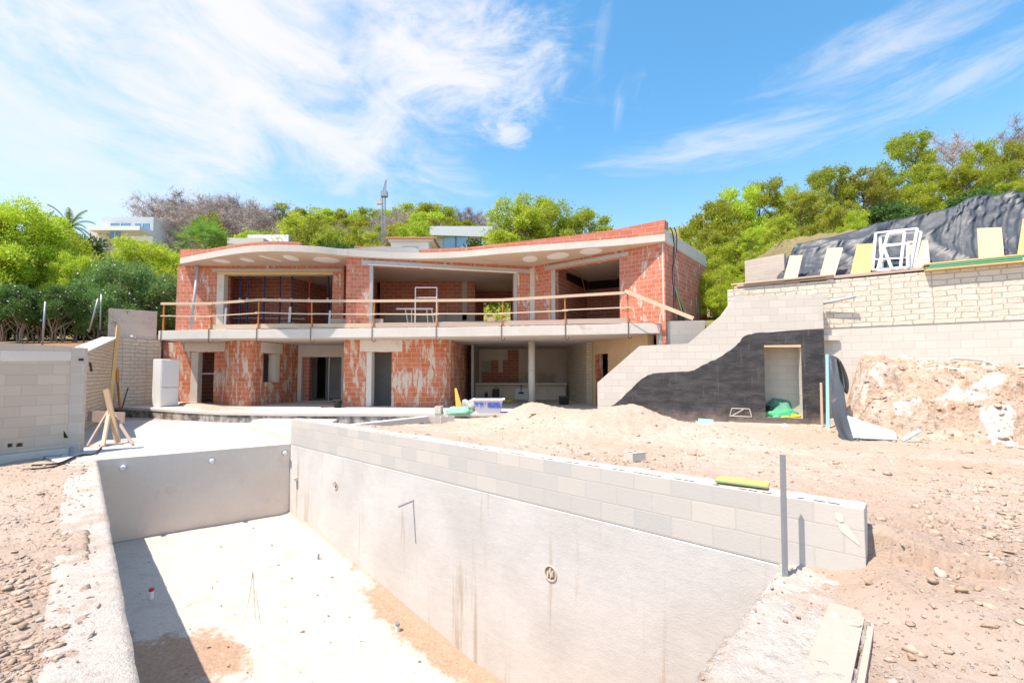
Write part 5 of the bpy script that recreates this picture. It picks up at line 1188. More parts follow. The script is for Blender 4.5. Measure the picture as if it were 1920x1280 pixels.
r2 = [ring(w1 + .0, .34, h0 - .03), ring(w1 + .04, .38, h0 - .02), ring(w1 + .04, .38, h0 + .012), ring(w1 - .03, .31, h0 + .012)]; vs = [v for r_ in r2 for v in r_]; mb = MB(p)
mb.add(vs, [(i * n + k, i * n + (k + 1) % n, (i + 1) * n + (k + 1) % n, (i + 1) * n + k) for i in range(3) for k in range(n)]); mb.build('rim', M_white2, tb)
p = at_d(862, 773, 14.7); p.z = ZT - .02; crumple('rubble_sack', tuple(p), (.95, .5, .32), simple('sack_mint', (.22, .60, .36), .6, bump=.4, var=.35), 'crumpled pale green sack flattened on the terrace edge left of the tub', 'sack', 21, amp=.45)
p = at_d(882, 745, 15.6); crumple('grey_sack', (p.x, 15.7, ZT), (.62, .5, .58), M_greypile, 'grey cement sacks heaped behind the white tub', 'sack', 22, amp=.5)
p = at_d(896, 745, 16.3); crumple('dirty_sack', (p.x, 16.5, ZT), (1.1, .6, .36), simple('sack_dirty', (.42, .37, .32), .9, bump=.5, var=.3), 'low brownish sack pile right behind the tub', 'sack', 23, amp=.5)
a = at_d(853, 728, 15.5); b = at_d(861, 760, 15.3); b.z = ZT
o = MB(b); o.hexa([b + Vector((-.1, 0, 0)), b + Vector((.14, 0, 0)), b + Vector((.14, .12, 0)), b + Vector((-.1, .12, 0))], [a + Vector((-.05, .3, 0)), a + Vector((.02, .3, 0)), a + Vector((.02, .33, 0)), a + Vector((-.05, .33, 0))]); o = o.build('yellow_level', simple('wood_ochre', (.55, .32, .05), .7)); tag(o, 'ochre wedge of board leaning against the curved brick corner', 'board')
crumple('ochre_sack', (at_d(851, 755, 15.5).x, 15.5, ZT), (.26, .3, .26), simple('ochre', (.5, .26, .04), .7), 'small ochre sack at the foot of the curved brick corner', 'sack', 24)
for px, d_, w_, h_, lab in ((912, 21.0, .14, .42, 'small dark machine under the counter, left one'), (930, 21.0, .30, .62, 'dark upright machine under the counter behind the tub')):
    p = XD(px, d_); t = thing('power_tool', lab, 'tool', (p[0], p[1], ZT)); L_ = Vector(t.location)
    MB(L_).box((p[0], p[1], ZT + h_ * .45), (w_, .22, h_ * .9), .2).build('body', M_black, t, bevel=.03); MB(L_).tube([(p[0] - w_ * .4, p[1], ZT + h_ * .9), (p[0], p[1], ZT + h_ * 1.1), (p[0] + w_ * .4, p[1], ZT + h_ * .9)], .02, 6).build('handle', M_iron, t)
p = at_d(977, 742, 21.9); t = thing('brush', 'black brush standing against the white splash under the counter', 'brush', (p.x, 21.6, ZT)); L_ = Vector(t.location)
MB(L_).beam((p.x, 21.9, ZT + .35), (p.x + .0, 22.0, ZT + .75), .03, .03, up=(0, 1, 0)).build('handle', M_black, t); MB(L_).box((p.x, 21.86, ZT + .34), (.26, .05, .07), .1).build('head', M_black, t, bevel=.01)
strip('splash', M_white2, ck, [(a_, 22.085) for a_ in (XD(885, 21.9)[0], XD(1062, 21.9)[0])], 966, 990, 728, 748, .004, .006, bevel=0)
for px, py, d_, sz_, m_, lab in ((985 - 4, 757, 18.5, (.3, .2, .12), M_greenb, 'small green plastic scrap left of the round column'), (1015, 757, 18.5, (.42, .2, .11), M_greenb, 'green plastic scrap right of the round column'), (952, 746, 20.6, (.4, .15, .2), M_yellowb, 'bright yellow hose coil under the counter')):
    p = XD(px, d_); crumple('plastic_scrap', (p[0], p[1], ZT), sz_, m_, lab, 'scrap', int(px), amp=.5)
p = at_d(1058, 757, 18.6); p.z = ZT; t = thing('tool_crate', 'dark crate standing against the stone wall at the right of the kitchen', 'crate', p); MB(p).box(p + Vector((0, .1, .17)), (.36, .3, .3), .1).build('body', M_black, t, bevel=.02); MB(p).box(p + Vector((0, .1, .33)), (.40, .34, .03), .1).build('rim', M_iron, t)
# loose concrete blocks by the dirt
def block(px, py, d_, rz, z, lab, sz_=(.40, .2, .2)):
    p = at_d(px, py, d_); p.z = z; t = thing('concrete_block', lab, 'block', p, 'loose concrete blocks beside the dirt', rz=0)
    mb = MB(p); w, dd, h = sz_; mb.box(p + Vector((0, -dd / 2 + .015, h / 2)), (w, .03, h)); mb.box(p + Vector((0, dd / 2 - .015, h / 2)), (w, .03, h))
    for k in (-1, 0, 1): mb.box(p + Vector((k * (w / 2 - .015), 0, h / 2 - .001)), (.03, dd - .06, h - .002))
    o = mb.build('shell', M_block, t); t.rotation_euler = (0, 0, rz); return t
block(814, 792, 13.5, .05, .16, 'pale concrete block on the dirt, left one of the pair below the green sack'); block(838, 791, 13.5, .35, .16, 'pale concrete block on the dirt, right one of the pair below the green sack')
block(823, 772, 14.75, 1.5, ZT, 'concrete block on the terrace edge directly left of the green sack', (.40, .2, .22))
block(1190, 874, 7.0, .5, .31, 'half buried grey block lying in the dirt beyond the pool wall', (.26, .2, .12))

# ================================================================== LEFT SIDE
# block wall with square openings
lwL = [(-11.4, 4.6), XD(0, 8.4), XD(137, 9.35)]; lwL[0] = (lwL[1][0] - 2.0 * (lwL[2][0] - lwL[1][0]), lwL[1][1] - 2.0 * (lwL[2][1] - lwL[1][1]))
bwt = thing('block_wall', 'high grey block wall at the left edge with small square holes near its foot', 'wall', (lwL[1][0], lwL[1][1], 0)); BL = Vector(bwt.location)
hol = [op(lwL, 28, 38, 831, 838), op(lwL, 44, 57, 830, 837)]
mb = MB(BL); Lh = sum(math.dist(a, b) for a, b in zip(lwL, lwL[1:])); wallpath(mb, lwL, .12, 2.22, .22, hol, tops=[(0, 2.25), (Lh, 2.17)]); mb.build('block_face', M_block_sand, bwt)
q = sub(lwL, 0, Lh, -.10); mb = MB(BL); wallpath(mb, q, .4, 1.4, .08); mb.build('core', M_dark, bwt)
q = sub(lwL, 0, Lh, .07); mb = MB(BL); wallpath(mb, q, -.4, .115, .5); mb.build('footing', M_conc, bwt, bevel=.01)
mb = MB(BL); Lb = [lwL[2], (lwL[2][0] + .42, lwL[2][1] + .08)]; wallpath(mb, [(lwL[2][0], lwL[2][1] - .015), XD(162, 9.45)], -.1, 2.15, .25); mb.build('end_pier', M_block_grey, bwt, bevel=.006)
strip('cement_band', M_plaster, bwt, lwL, 1, 136, (657, 659), (677, 676), .02, .006, bevel=0, z_ref=2)
p = at_d(152, 674, 9.35); MB(BL).box(p + Vector((0, 0, 0)), (.07, .04, .05)).build('socket_hole', M_dark, bwt)
pz = [Vector((at_d(121, 806, 9.22) - Vector((.0, .0, 0)))), at_d(121, 820, 9.22), at_d(130, 820, 9.28), at_d(124, 810, 9.24)]
mb = MB(BL); mb.add([k + Vector((.03, -.05, 0)) for k in pz], [(0, 1, 2, 3)]); mb.build('broken_hole', M_dark, bwt)
p = at_d(108, 856, 9.0); o = MB(p).beam(p + Vector((-.25, 0, -.02)), p + Vector((.06, 0, .0)), .06, .07).build('metal_channel', M_galv); tag(o, 'short grey metal channel at the foot of the left block wall', 'channel')
a, b = at_d(134, 838, 9.2), at_d(131, 866, 9.0); o = MB(b).beam(b, a, .05, .05, up=(0, 1, 0)).build('metal_channel', M_galv); tag(o, 'upright grey metal channel beside the left pier foot', 'channel')
q = [at_z(*k) for k in ((60, 872, .02), (110, 868, .03), (140, 856, .03), (175, 851, .03), (183, 846, .03), (190, 838, .02))]; o = MB(q[0]).tube(densify(q, 4), .016, 6).build('black_hose', M_black); tag(o, 'black hose running from the dirt onto the pool deck by the left pier', 'hose')
q = [at_z(*k) for k in ((40, 880, .02), (90, 876, .03), (120, 868, .02), (150, 853, .03), (172, 852, .02))]; o = MB(q[0]).tube(densify(q, 4), .014, 6).build('black_hose', M_black); tag(o, 'second thinner black hose lying in front on the left dirt', 'hose')
# stone wall with sloped coping, upper block wall
S1 = [XD(158, 11.0), XD(166, 12.6), XD(221, 17.5)]; S2 = [XD(221, 17.5), XD(304, 18.9)]
sw = thing('stone_wall', 'low rubble stone corner wall with pale sloping coping left of the terrace', 'wall', (S2[0][0], S2[0][1], 0)); SL_ = Vector(sw.location)
LA = math.dist(S1[0], S1[1]); L1 = LA + math.dist(S1[1], S1[2]); zA, zB_ = at_d(166, 663, 12.6).z, at_d(221, 636, 17.5).z
mb = MB(SL_); wallpath(mb, S1, -.3, 2, .3, tops=[(0, zA), (LA, zA), (L1, zB_)]); mb.build('stone_side', M_stone2, sw)
mb = MB(SL_); q = sub(S1, 0, L1, .02); wallpath(mb, q, -.3, 2, .45, tops=[(0, zA + .08), (LA, zA + .08), (L1, zB_ + .08)], bots=[(0, zA + .003), (LA, zA + .003), (L1, zB_ + .003)]); mb.build('coping', M_deck, sw)
zt = at_d(260, 634, 18.2).z; mb = MB(SL_); wallpath(mb, S2, -.3, zt, .3); mb.build('stone_face', M_stone, sw)
S3 = [XD(203, 17.9), XD(294.5, 18.9)]; mb = MB(); z3 = at_d(250, 580.5, 18.3).z; wallpath(mb, S3, zt - .6, z3, .9); o = mb.build('block_wall', M_block_grey, bevel=.006); tag(o, 'small grey block wall standing on the stone wall left of the house', 'wall')
p = at_d(252, 632, 18.0); o = MB(p).tube([p, p + Vector((.1, -.25, .03))], .05, 8).build('pipe_stub', M_white2); tag(o, 'white pipe stub sticking out under the small grey block wall', 'pipe')
# long boards leaning in the corner
for (x0, y0, d0, x1, y1, d1, m_, w_, lab) in ((206, 745, 16.2, 222, 612, 17.2, M_wood_y, .16, 'long yellow timber board leaning in the stone wall corner'), (226, 758, 16.9, 219, 690, 17.3, simple('orange_wood', (.52, .22, .06), .7), .12, 'short orange timber leaning in the stone wall corner'), (229, 758, 16.7, 224, 715, 17.2, M_wood, .1, 'short pale board beside the orange timber in the stone corner'), (229, 757, 16.6, 240, 727, 17.2, M_iron, .03, 'thin dark bar leaning right of the timbers in the stone corner')):
    a, b = at_d(x0, y0, d0), at_d(x1, y1, d1); a.z = ZT - (.0 if x0 > 210 else .0); o = MB(a).beam(a, b, w_, .03, up=(1, 0, 0)).build('leaning_board', m_); tag(o, lab, 'board' if w_ > .05 else 'bar')
# slanted piece + trowel on wall
p = at_d(170, 688, 12.4); o = MB(p).beam(p + Vector((-.02, 0, .12)), p + Vector((.03, 0, -.12)), .05, .03, up=(0, 1, 0)).build('iron_bracket', M_iron); tag(o, 'small dark bracket fixed to the side stone wall behind the pier', 'bracket')
# trestle: two crossed pairs of timbers with a plank
tz = thing('work_trestle', 'rough timber work trestle standing on the deck behind the left pier', 'trestle', at_z(205, 832, 0)); TL = Vector(tz.location)
def tbeam(x0, y0, z0_, x1, y1, d1, w, mat=M_wood_p, name='leg'):
    a = at_z(x0, y0, z0_); b = at_d(x1, y1, d1); MB(TL).beam(a, b, w, .04, up=(0, 1, 0)).build(name, mat, tz, bevel=.003)
tbeam(164, 836, .02, 203, 770, 10.9, .05); tbeam(249, 833, .02, 208, 768, 10.9, .05); tbeam(193, 836, .02, 206, 765, 10.7, .09, M_ply_p); tbeam(221, 830, .02, 199, 730, 10.6, .12, M_ply)
a, b = at_d(165, 780, 11.1), at_d(233, 783, 11.1); MB(TL).beam(a, b, .04, .26).build('crossboard', M_wood_p, tz); a, b = at_z(185, 835, .02), at_z(232, 831, .02); MB(TL).beam(a, b, .05, .03).build('foot_bar', M_galv, tz)

# ================================================================== VEGETATION
def tufts(centres, radii, per, size, seed, flat=.8, shell=.45, aspect=.3, droop=0.):
    """leaf-sized quads spread through clumps"""
    r = np.random.default_rng(seed); C_ = np.repeat(np.array(centres), per, 0); Rr = np.repeat(np.array(radii), per)
    n = len(C_); v = r.normal(size=(n, 3)); v /= np.linalg.norm(v, axis=1)[:, None]; rad = (shell + (1 - shell) * r.random(n)) * (1 + .28 * r.normal(size=n).clip(-1, 1.6))
    p = C_ + v * (Rr * rad)[:, None] * np.array([1, 1, flat])
    a = v * .9 + r.normal(size=(n, 3)) * .75 + np.array([0, 0, .35 - droop]); a /= np.linalg.norm(a, axis=1)[:, None]
    b = np.cross(a, r.normal(size=(n, 3))); b /= np.linalg.norm(b, axis=1)[:, None] + 1e-9
    s = size * (.55 + .9 * r.random(n)); a = a * s[:, None]; b = b * (s * aspect)[:, None]
    V = np.stack([p - a * .5, p + b * .5 , p + a * .5, p - b * .5], 1).reshape(-1, 3); Fc = np.arange(4 * n).reshape(n, 4); return V, Fc
def limb_mesh(segs, n=6):
    mb = MB()
    for pts, r0, r1 in segs: mb.tube(pts, r0, n, r1)
    return mb
def bend(a, b, k, r): a, b = Vector(a), Vector(b); return [a, a.lerp(b, .35) + Vector((r.uniform(-k, k), r.uniform(-k, k), r.uniform(-k, k) * .4)), a.lerp(b, .7) + Vector((r.uniform(-k, k), r.uniform(-k, k), r.uniform(0, k) * .5)), b]
TREES = {}
def proto(key, h, rx, z0, nc, per, size, mleaf, mbark, seed, name='pine_tree', shape='dome', cr=(.12, .2), trunk_r=.16, aspect=.3, trunks=1, flowers=0):
    r = random.Random(seed); t = bpy.data.objects.new(name, None); link(t); cen, rad, segs = [], [], []
    tops = []
    for k in range(trunks):
        x0, y0 = (0, 0) if trunks == 1 else (r.uniform(-rx * .6, rx * .6), r.uniform(-rx * .3, rx * .3)); tx, ty = x0 + r.uniform(-.12, .12) * h, y0 + r.uniform(-.08, .08) * h
        pts = bend((x0, y0, -.6), (tx, ty, h * .86), .05 * h, r); tops.append(pts); segs.append((pts, trunk_r * (1 if trunks == 1 else .5), trunk_r * .18))
    for k in range(nc):
        u = (k + .5) / nc
        if shape == 'dome': z = z0 + (h - z0) * (u ** .8) * .97; w = rx * math.sqrt(max(.04, 1 - ((z - z0 - (h - z0) * .3) / ((h - z0) * .74)) ** 2))
        elif shape == 'cone': z = z0 + (h - z0) * u; w = rx * (1 - u) ** .7 + .1
        elif shape == 'umbrella': z = z0 + (h - z0) * (.45 + .55 * u); w = rx * math.sqrt(max(.05, 1 - (u * .93) ** 2.4))
        else: z = z0 + (h - z0) * u; w = rx * math.sqrt(max(.1, 1 - (2 * u - 1) ** 4))
        a_ = k * 2.4 + r.uniform(-.5, .5); q = w * math.sqrt(r.uniform(.12, 1)) * r.uniform(.8, 1.12); c = (q * math.cos(a_), q * math.sin(a_), z + r.uniform(-.05, .05) * h)
        cr_ = r.uniform(*cr) * h; cen.append(c); rad.append(cr_)
        tr = tops[k % len(tops)]; zz = max(.15 * h, c[2] - .16 * h - .25 * q); f = min(.98, zz / (h * .86)); i = min(2, int(f * 3)); st_ = tr[i].lerp(tr[i + 1], f * 3 - i)
        segs.append((bend(st_, c, .03 * h, r), trunk_r * .34 * (1 - .5 * u), .012))
    V, Fc = tufts(cen, rad, per, size, seed, aspect=aspect); npmesh('crown', V, Fc, mleaf, t)
    limb_mesh(segs).build('trunk', mbark, t, smooth=True)
    if flowers:
        V2_, Fc = tufts(cen, [k * 1.12 for k in rad], flowers, .09, seed + 5, aspect=.9, shell=.9); npmesh('blossom', V2_, Fc, M_flower, t)
    TREES[key] = (t, float(np.percentile(V[:, 2], 99.9))); return t
def bare(key, h, rx, seed, depth=4, twigs=5200):
    r = random.Random(seed); t = bpy.data.objects.new('bare_tree', None); link(t); segs = []; ends = []
    trunk = bend((0, 0, -.6), (r.uniform(-.3, .3), 0, h * .9), .03 * h, r); segs.append((trunk, .15, .03))
    for k in range(26):
        u = .25 + .72 * k / 26; i = min(2, int(u * 3)); s_ = trunk[i].lerp(trunk[i + 1], u * 3 - i); a_ = k * 2.4; w = rx * (1.15 - .6 * abs(u - .5) * 1.6) * r.uniform(.7, 1.1)
        e = s_ + Vector((w * math.cos(a_), w * math.sin(a_), h * r.uniform(.08, .2))); segs.append((bend(s_, e, .3, r), .045, .012)); ends.append(s_.lerp(e, .55)); ends.append(e)
    V, Fc = tufts([tuple(e) for e in ends], [h * .10] * len(ends), twigs // len(ends), .75, seed, aspect=.045, shell=.05, flat=1); npmesh('twigs', V, Fc, M_twig, t)
    limb_mesh(segs, 5).build('trunk', M_bark2, t); TREES[key] = (t, h)
def palm(key, fan, h, seed):
    r = random.Random(seed); t = bpy.data.objects.new('palm_tree' if not fan else 'fan_palm', None); link(t)
    MB().tube([(0, 0, -.6), (.05, 0, h * .5), (0, .05, h * .8)], .17, 10, .14).build('trunk', M_bark, t, smooth=True); mb = MB()
    if fan:
        for k in range(46):
            a_ = k * 2.4; e = R(-25 + 105 * (k / 46)); L_ = r.uniform(1.15, 1.5); dv = Vector((math.cos(a_) * math.cos(e), math.sin(a_) * math.cos(e), math.sin(e))); c = Vector((0, 0, h * .8)) + dv * L_ * .72
            sd_ = dv.cross(Vector((0, 0, 1))).normalized(); up = sd_.cross(dv)
            mb.add([Vector((0, 0, h * .8)), c - sd_ * .012, c + sd_ * .012], [(0, 1, 2)])
            for j in range(22):
                b_ = R(-115 + 230 * j / 21); q = dv * math.cos(b_) + sd_ * math.sin(b_); q = (q + up * r.uniform(-.1, .12)).normalized(); ln = .78 * (1 - .25 * abs(b_) / 2); w = up.cross(q) * .028; m_ = c + q * ln * .55
                mb.add([c, m_ - w, c + q * ln + Vector((0, 0, -.10)), m_ + w], [(0, 1, 2, 3)])
    else:
        for k in range(22):
            a_ = k * 2.4 + r.uniform(-.2, .2); e = R(-12 + 82 * (k / 22)); pts = []; L_ = r.uniform(2.3, 2.9); p = Vector((0, 0, h * .8)); dv = Vector((math.cos(a_) * math.cos(e), math.sin(a_) * math.cos(e), math.sin(e)))
            for j in range(11): pts.append(p.copy()); dv = (dv + Vector((0, 0, -.11))).normalized(); p = p + dv * L_ / 10
            mb.tube(pts, .02, 3, .006, cap=False)
            for j in range(1, 11):
                for m_ in range(3):
                    q = pts[j - 1].lerp(pts[j], m_ / 3); dd = (pts[j] - pts[j - 1]).normalized(); s_ = dd.cross(Vector((0, 0, 1))).normalized(); ln = .62 * math.sin(math.pi * (j + m_ / 3 + .6) / 12) + .06
                    for sg in (-1, 1): tip = q + (s_ * sg + dd * .7).normalized() * ln + Vector((0, 0, -.12)); w = dd * .045; mb.add([q - w, q + w, tip], [(0, 1, 2)])
    mb.build('fronds', M_palm, t); TREES[key] = (t, h)
proto('pineA', 8, 2.9, 2.0, 34, 420, .24, M_leaf_g, M_bark, 1, cr=(.065, .115)); proto('pineB', 8, 2.6, 2.4, 30, 460, .24, M_leaf_y, M_bark, 2, cr=(.065, .115)); proto('pineC', 8, 3.2, 2.6, 30, 420, .24, M_leaf_o, M_bark, 3, shape='umbrella', cr=(.065, .115))
proto('farA', 9, 3.1, 1.8, 26, 230, .42, M_leaf_g, M_bark, 11, cr=(.075, .125)); proto('farB', 9, 2.8, 2.2, 24, 230, .42, M_leaf_y, M_bark, 12, cr=(.075, .125)); proto('farC', 9, 3.3, 2.6, 22, 230, .42, M_leaf_o, M_bark, 13, shape='umbrella', cr=(.075, .125))
proto('nearpine', 7, 2.6, 1.9, 60, 620, .17, M_leaf_y, M_bark, 21, cr=(.07, .125), trunk_r=.13)
proto('brightbush', 4, 2.3, .5, 36, 520, .15, M_leaf_y, M_bark, 22, name='shrub', cr=(.11, .18), trunk_r=.08, trunks=3)
proto('oleander', 4, 1.9, .7, 40, 460, .17, M_leaf_m, M_bark2, 23, name='oleander_shrub', cr=(.11, .17), trunk_r=.09, trunks=5, aspect=.22, flowers=7)
proto('hedge', 3.4, 1.15, 1.25, 26, 330, .16, M_leaf_d, M_bark2, 24, name='hedge_shrub', cr=(.10, .16), trunk_r=.10, trunks=4, aspect=.25, flowers=4)
proto('darkbush', 3, 1.6, .3, 22, 300, .2, M_leaf_d, M_bark, 25, name='shrub', cr=(.13, .2), trunk_r=.07, trunks=2)
bare('bareA', 9, 2.4, 31); bare('bareB', 9, 2.0, 32)
palm('palm', False, 9, 41); palm('fan', True, 6.2, 42)
used = set()
def surf(x, y):
    if -24 < x < 15.4 and y < 24 and not (x > 5.2): return float(H(np.array([x]), np.array([y]), False)[0])
    return float(HH(np.array([x]), np.array([y]))[0])
def plant(key, px, ytop, d, label, group=None, w=1., cat='tree', rz=None, zg=None):
    t, h = TREES[key]; o = t if key not in used else copy_tree(t); used.add(key)
    p = at_d(px, ytop, d); g = surf(p.x, p.y) if zg is None else zg; k = max(.5, (p.z - g)) / (h * 1.04)
    o.location = (p.x, p.y, g); o.scale = (k * w, k * w, k); o.rotation_euler = (0, 0, random.uniform(0, 6.28) if rz is None else rz)
    for kk in ('group',):
        if kk in o: del o[kk]
    return tag(o, label, cat, group)
# far ridge
sky_px = [280, 290, 330, 400, 450, 500, 530, 560, 600, 640, 700, 760, 800, 850, 900, 935, 960]; sky_y = [400, 378, 368, 366, 374, 384, 387, 382, 380, 392, 389, 379, 373, 383, 396, 408, 420]
r = random.Random(77)
for row, (d, dy, step, x0, x1) in enumerate(((88, 0, 25, 300, 935), (77, 16, 29, 335, 950), (65, 32, 34, 380, 930), (54, 44, 40, 470, 905))):
    px = x0 + r.uniform(0, 8)
    while px < x1:
        yt = np.interp(px, sky_px, sky_y) + dy + r.uniform(-3, 7)
        if px < 525: key = r.choice(('bareA', 'bareB')) if (row < 3) else r.choice(('farA', 'farC')); 
        elif row == 0 and px > 860: key = 'bareB'
        else: key = r.choices(('farA', 'farB', 'farC', 'bareA'), (5, 4, 3, 2.2 if row < 2 else .8))[0]
        b_ = key.startswith('bare'); left = px < 525
        lab = ('bare grey tree in the burnt wood on the ridge at the left' if left else 'bare brownish tree among the green pines on the far ridge') if b_ else ('low green pine in front of the bare grey wood' if left else {'farA': 'mid green pine in the wood on the ridge behind the house', 'farB': 'bright yellow green pine in the wood on the ridge behind the house', 'farC': 'olive green flat topped pine in the wood on the ridge behind the house'}[key])
        plant(key, px, yt, d + r.uniform(-3, 3), lab, ('bare trees on the left ridge' if left else 'bare trees among the pines') if b_ else 'low pines before the bare wood' if left else {'farA': 'mid green ridge pines', 'farB': 'bright green ridge pines', 'farC': 'olive ridge pines'}[key], r.uniform(.9, 1.2))
        px += step * r.uniform(.75, 1.25)
# pines between the ridge and the house
for key, px, yt, d, w, lab in (('farB', 560, 398, 44, .9, 'large bright pine right behind the left parapet'), ('farA', 590, 408, 42, .8, 'rounded dark green pine behind the left parapet'), ('farA', 628, 420, 40, .9, 'dark green pine behind the middle of the roof left of the crane'), ('farB', 665, 425, 46, .9, 'pale green pine behind the roof directly left of the crane'),
    ('farC', 695, 428, 50, .9, 'olive pine behind the crane mast foot'), ('pineA', 783, 412, 38, 1.0, 'rounded dense green tree behind the white chimney block'), ('pineB', 756, 428, 40, .8, 'small bright green tree left of the rounded one behind the chimney block'), ('darkbush', 887, 449, 33, 1.0, 'small green bush in front of the far white house'),
    ('pineB', 965, 368, 34, 1.05, 'tall bright pine rising behind the middle of the roof'), ('pineB', 1003, 358, 37, 1.0, 'tallest bright pine behind the roof right of the far white house'), ('pineA', 1045, 378, 35, 1.0, 'broad green pine behind the rising brick parapet'), ('pineA', 1092, 384, 36, 1.0, 'rightmost dark green pine behind the rising brick parapet'),
    ('darkbush', 645, 452, 34, 1.2, 'dark bluish bush just above the middle of the roof'), ('farB', 690, 448, 36, .8, 'low yellow green bush behind the concrete upstand')):
    plant(key, px, yt, d, lab, None, w)
# right hillside
for key, px, yt, d, w, lab in (('pineB', 1338, 372, 25, .95, 'leftmost tall bright pine beside the right end of the house'), ('pineB', 1385, 345, 27, .95, 'tall bright pine with wispy top, second from the house end'), ('pineB', 1437, 332, 28, .9, 'airy bright pine with the thin open top right of the house'), ('pineA', 1300, 412, 30, .6, 'slim dark pine just behind the house corner'),
    ('pineB', 1352, 452, 19, 1.1, 'low bright pine in front right of the house side wall'), ('pineB', 1405, 425, 20, 1.0, 'bright green pine above the small grey block wall'), ('pineB', 1465, 400, 21, .95, 'bright pine above the left end of the tarpaulin'), ('pineA', 1548, 305, 33, .95, 'big olive green pine at the middle of the right slope'), ('pineC', 1508, 352, 31, .9, 'darker pine left of the big olive green one'),
    ('pineC', 1612, 318, 33, 1.0, 'dark umbrella pine with visible brown trunk on the right slope'), ('pineA', 1655, 322, 34, .9, 'pine right of the umbrella pine on the slope'), ('pineA', 1697, 240, 43, .85, 'tallest round pine standing out on the right skyline'), ('pineB', 1735, 300, 36, .9, 'bright pine below the tallest skyline pine'), ('pineB', 1792, 305, 29, 1.1, 'wide bright pine above the highest part of the tarpaulin'),
    ('pineB', 1725, 340, 27, .9, 'small bright pine above the middle of the tarpaulin'), ('bareA', 1790, 252, 46, .8, 'grey bare tree between pines on the right skyline'), ('pineB', 1835, 262, 41, .8, 'thin bright pine on the skyline right of the bare tree'), ('pineC', 1905, 262, 38, .9, 'olive pine at the top right edge'), ('bareB', 1925, 232, 50, 1.0, 'bare tree on the hilltop cut by the right edge'),
    ('pineA', 1868, 300, 33, .9, 'green pine near the right edge above the tarpaulin'), ('darkbush', 1672, 372, 25, 1.1, 'very dark bush behind the top edge of the tarpaulin'), ('pineB', 1604, 390, 23, .8, 'small rounded bright pine right behind the tarpaulin'), ('pineB', 1522, 415, 22, .9, 'low bright pine behind the left top of the tarpaulin'), ('darkbush', 1840, 345, 27, 1.2, 'dark scrubby bush behind the tarpaulin at the right'),
    ('pineC', 1570, 375, 27, .8, 'olive bush pine behind the first leaning panels'), ('pineB', 1330, 425, 23, .8, 'bright pine squeezed against the house side wall'), ('pineA', 1480, 345, 34, .8, 'pine in the gap between the airy pine and the olive one'), ('bareA', 1650, 350, 36, .6, 'brown dead tree in the middle of the right slope'), ('pineB', 1890, 335, 26, .8, 'low bright pine at the right edge right behind the tarpaulin')):
    plant(key, px, yt, d, lab, None, w)
# left garden
for key, px, yt, d, w, lab in (('nearpine', 48, 372, 21, 1.0, 'big bright yellow green pine at the left edge'), ('nearpine', -50, 380, 20, 1.0, 'bright pine half cut by the left edge'), ('nearpine', 108, 410, 23, .85, 'bright pine right of the biggest one in the left garden'), ('nearpine', 148, 470, 21, .8, 'low drooping yellow green pine over the hedge'),
    ('brightbush', 270, 438, 27, 1.0, 'dense yellow green rounded tree left of the house'), ('brightbush', 318, 460, 29, .9, 'yellow green tree touching the left end of the house'), ('palm', 133, 375, 30, .55, 'feather palm behind the bright pines'), ('palm', 82, 388, 34, .5, 'second feather palm mostly hidden by the left pines'), ('darkbush', 158, 432, 33, .8, 'dark broad leaved tree below the feather palm'),
    ('fan', 385, 412, 27, 1.0, 'fan palm behind the left end of the roof'), ('farA', 395, 392, 44, .6, 'narrow green tree right behind the fan palm'), ('oleander', 240, 478, 19.5, 1.0, 'large white flowering oleander beside the brick house'), ('oleander', 300, 508, 20.5, .9, 'white flowering oleander touching the left brick wall'), ('oleander', 200, 528, 18.5, .8, 'lower white flowering oleander left of the largest one')):
    plant(key, px, yt, d, lab, None, w, 'palm' if 'palm' in lab.split() else 'shrub' if key in ('oleander', 'darkbush') else 'tree')
HN = ['leftmost, cut by the frame', 'at the left edge', 'behind the left part of the block wall', 'left of the first fence post', 'right of the first fence post', 'in front of the first leaning fence post', 'beside the small grey block wall', 'in the back row at the left edge', 'in the back row']
for i, (px, yt, d) in enumerate(((-60, 530, 16.4), (-15, 535, 17.2), (30, 528, 16.8), (72, 538, 17.6), (118, 530, 17.4), (160, 540, 18.4), (200, 555, 19.3), (20, 545, 19), (95, 545, 19.5))):
    plant('hedge', px, yt, d, 'dark green hedge shrub on bare forked stems, ' + HN[i], 'hedge shrubs above the left wall', 1.0, 'shrub')
for i, (px, yt, d) in enumerate(((-40, 560, 20.5), (10, 552, 21), (60, 556, 21.5), (105, 552, 21), (150, 560, 21.5), (195, 560, 22), (235, 560, 22.5), (275, 556, 22.5))):
    plant('darkbush', px, yt, d, 'dark bush behind the hedge stems, ' + ('cut by the left edge', 'first inside the left edge', 'left of the upright fence post', 'right of the upright fence post', 'behind the leaning post', 'left of the grey block wall', 'behind the grey block wall', 'between the grey block wall and the house')[i], 'dark bushes behind the hedge', 1.5, 'shrub')
for px, yt, d, lab in ((1340, 500, 17.6, 'low dry green bush beside the far end of the brick side wall'), (1372, 486, 18.4, 'green bush in front of the slope beside the grey block wall'), (1402, 470, 19.5, 'green bush just behind the grey block wall'), (1445, 455, 20.5, 'green bush behind the grey block wall by the tarpaulin end'), (1352, 530, 17.0, 'lowest dry bush between the house and the planks')):
    plant('brightbush', px, yt, d, lab, None, 1.0, 'shrub')
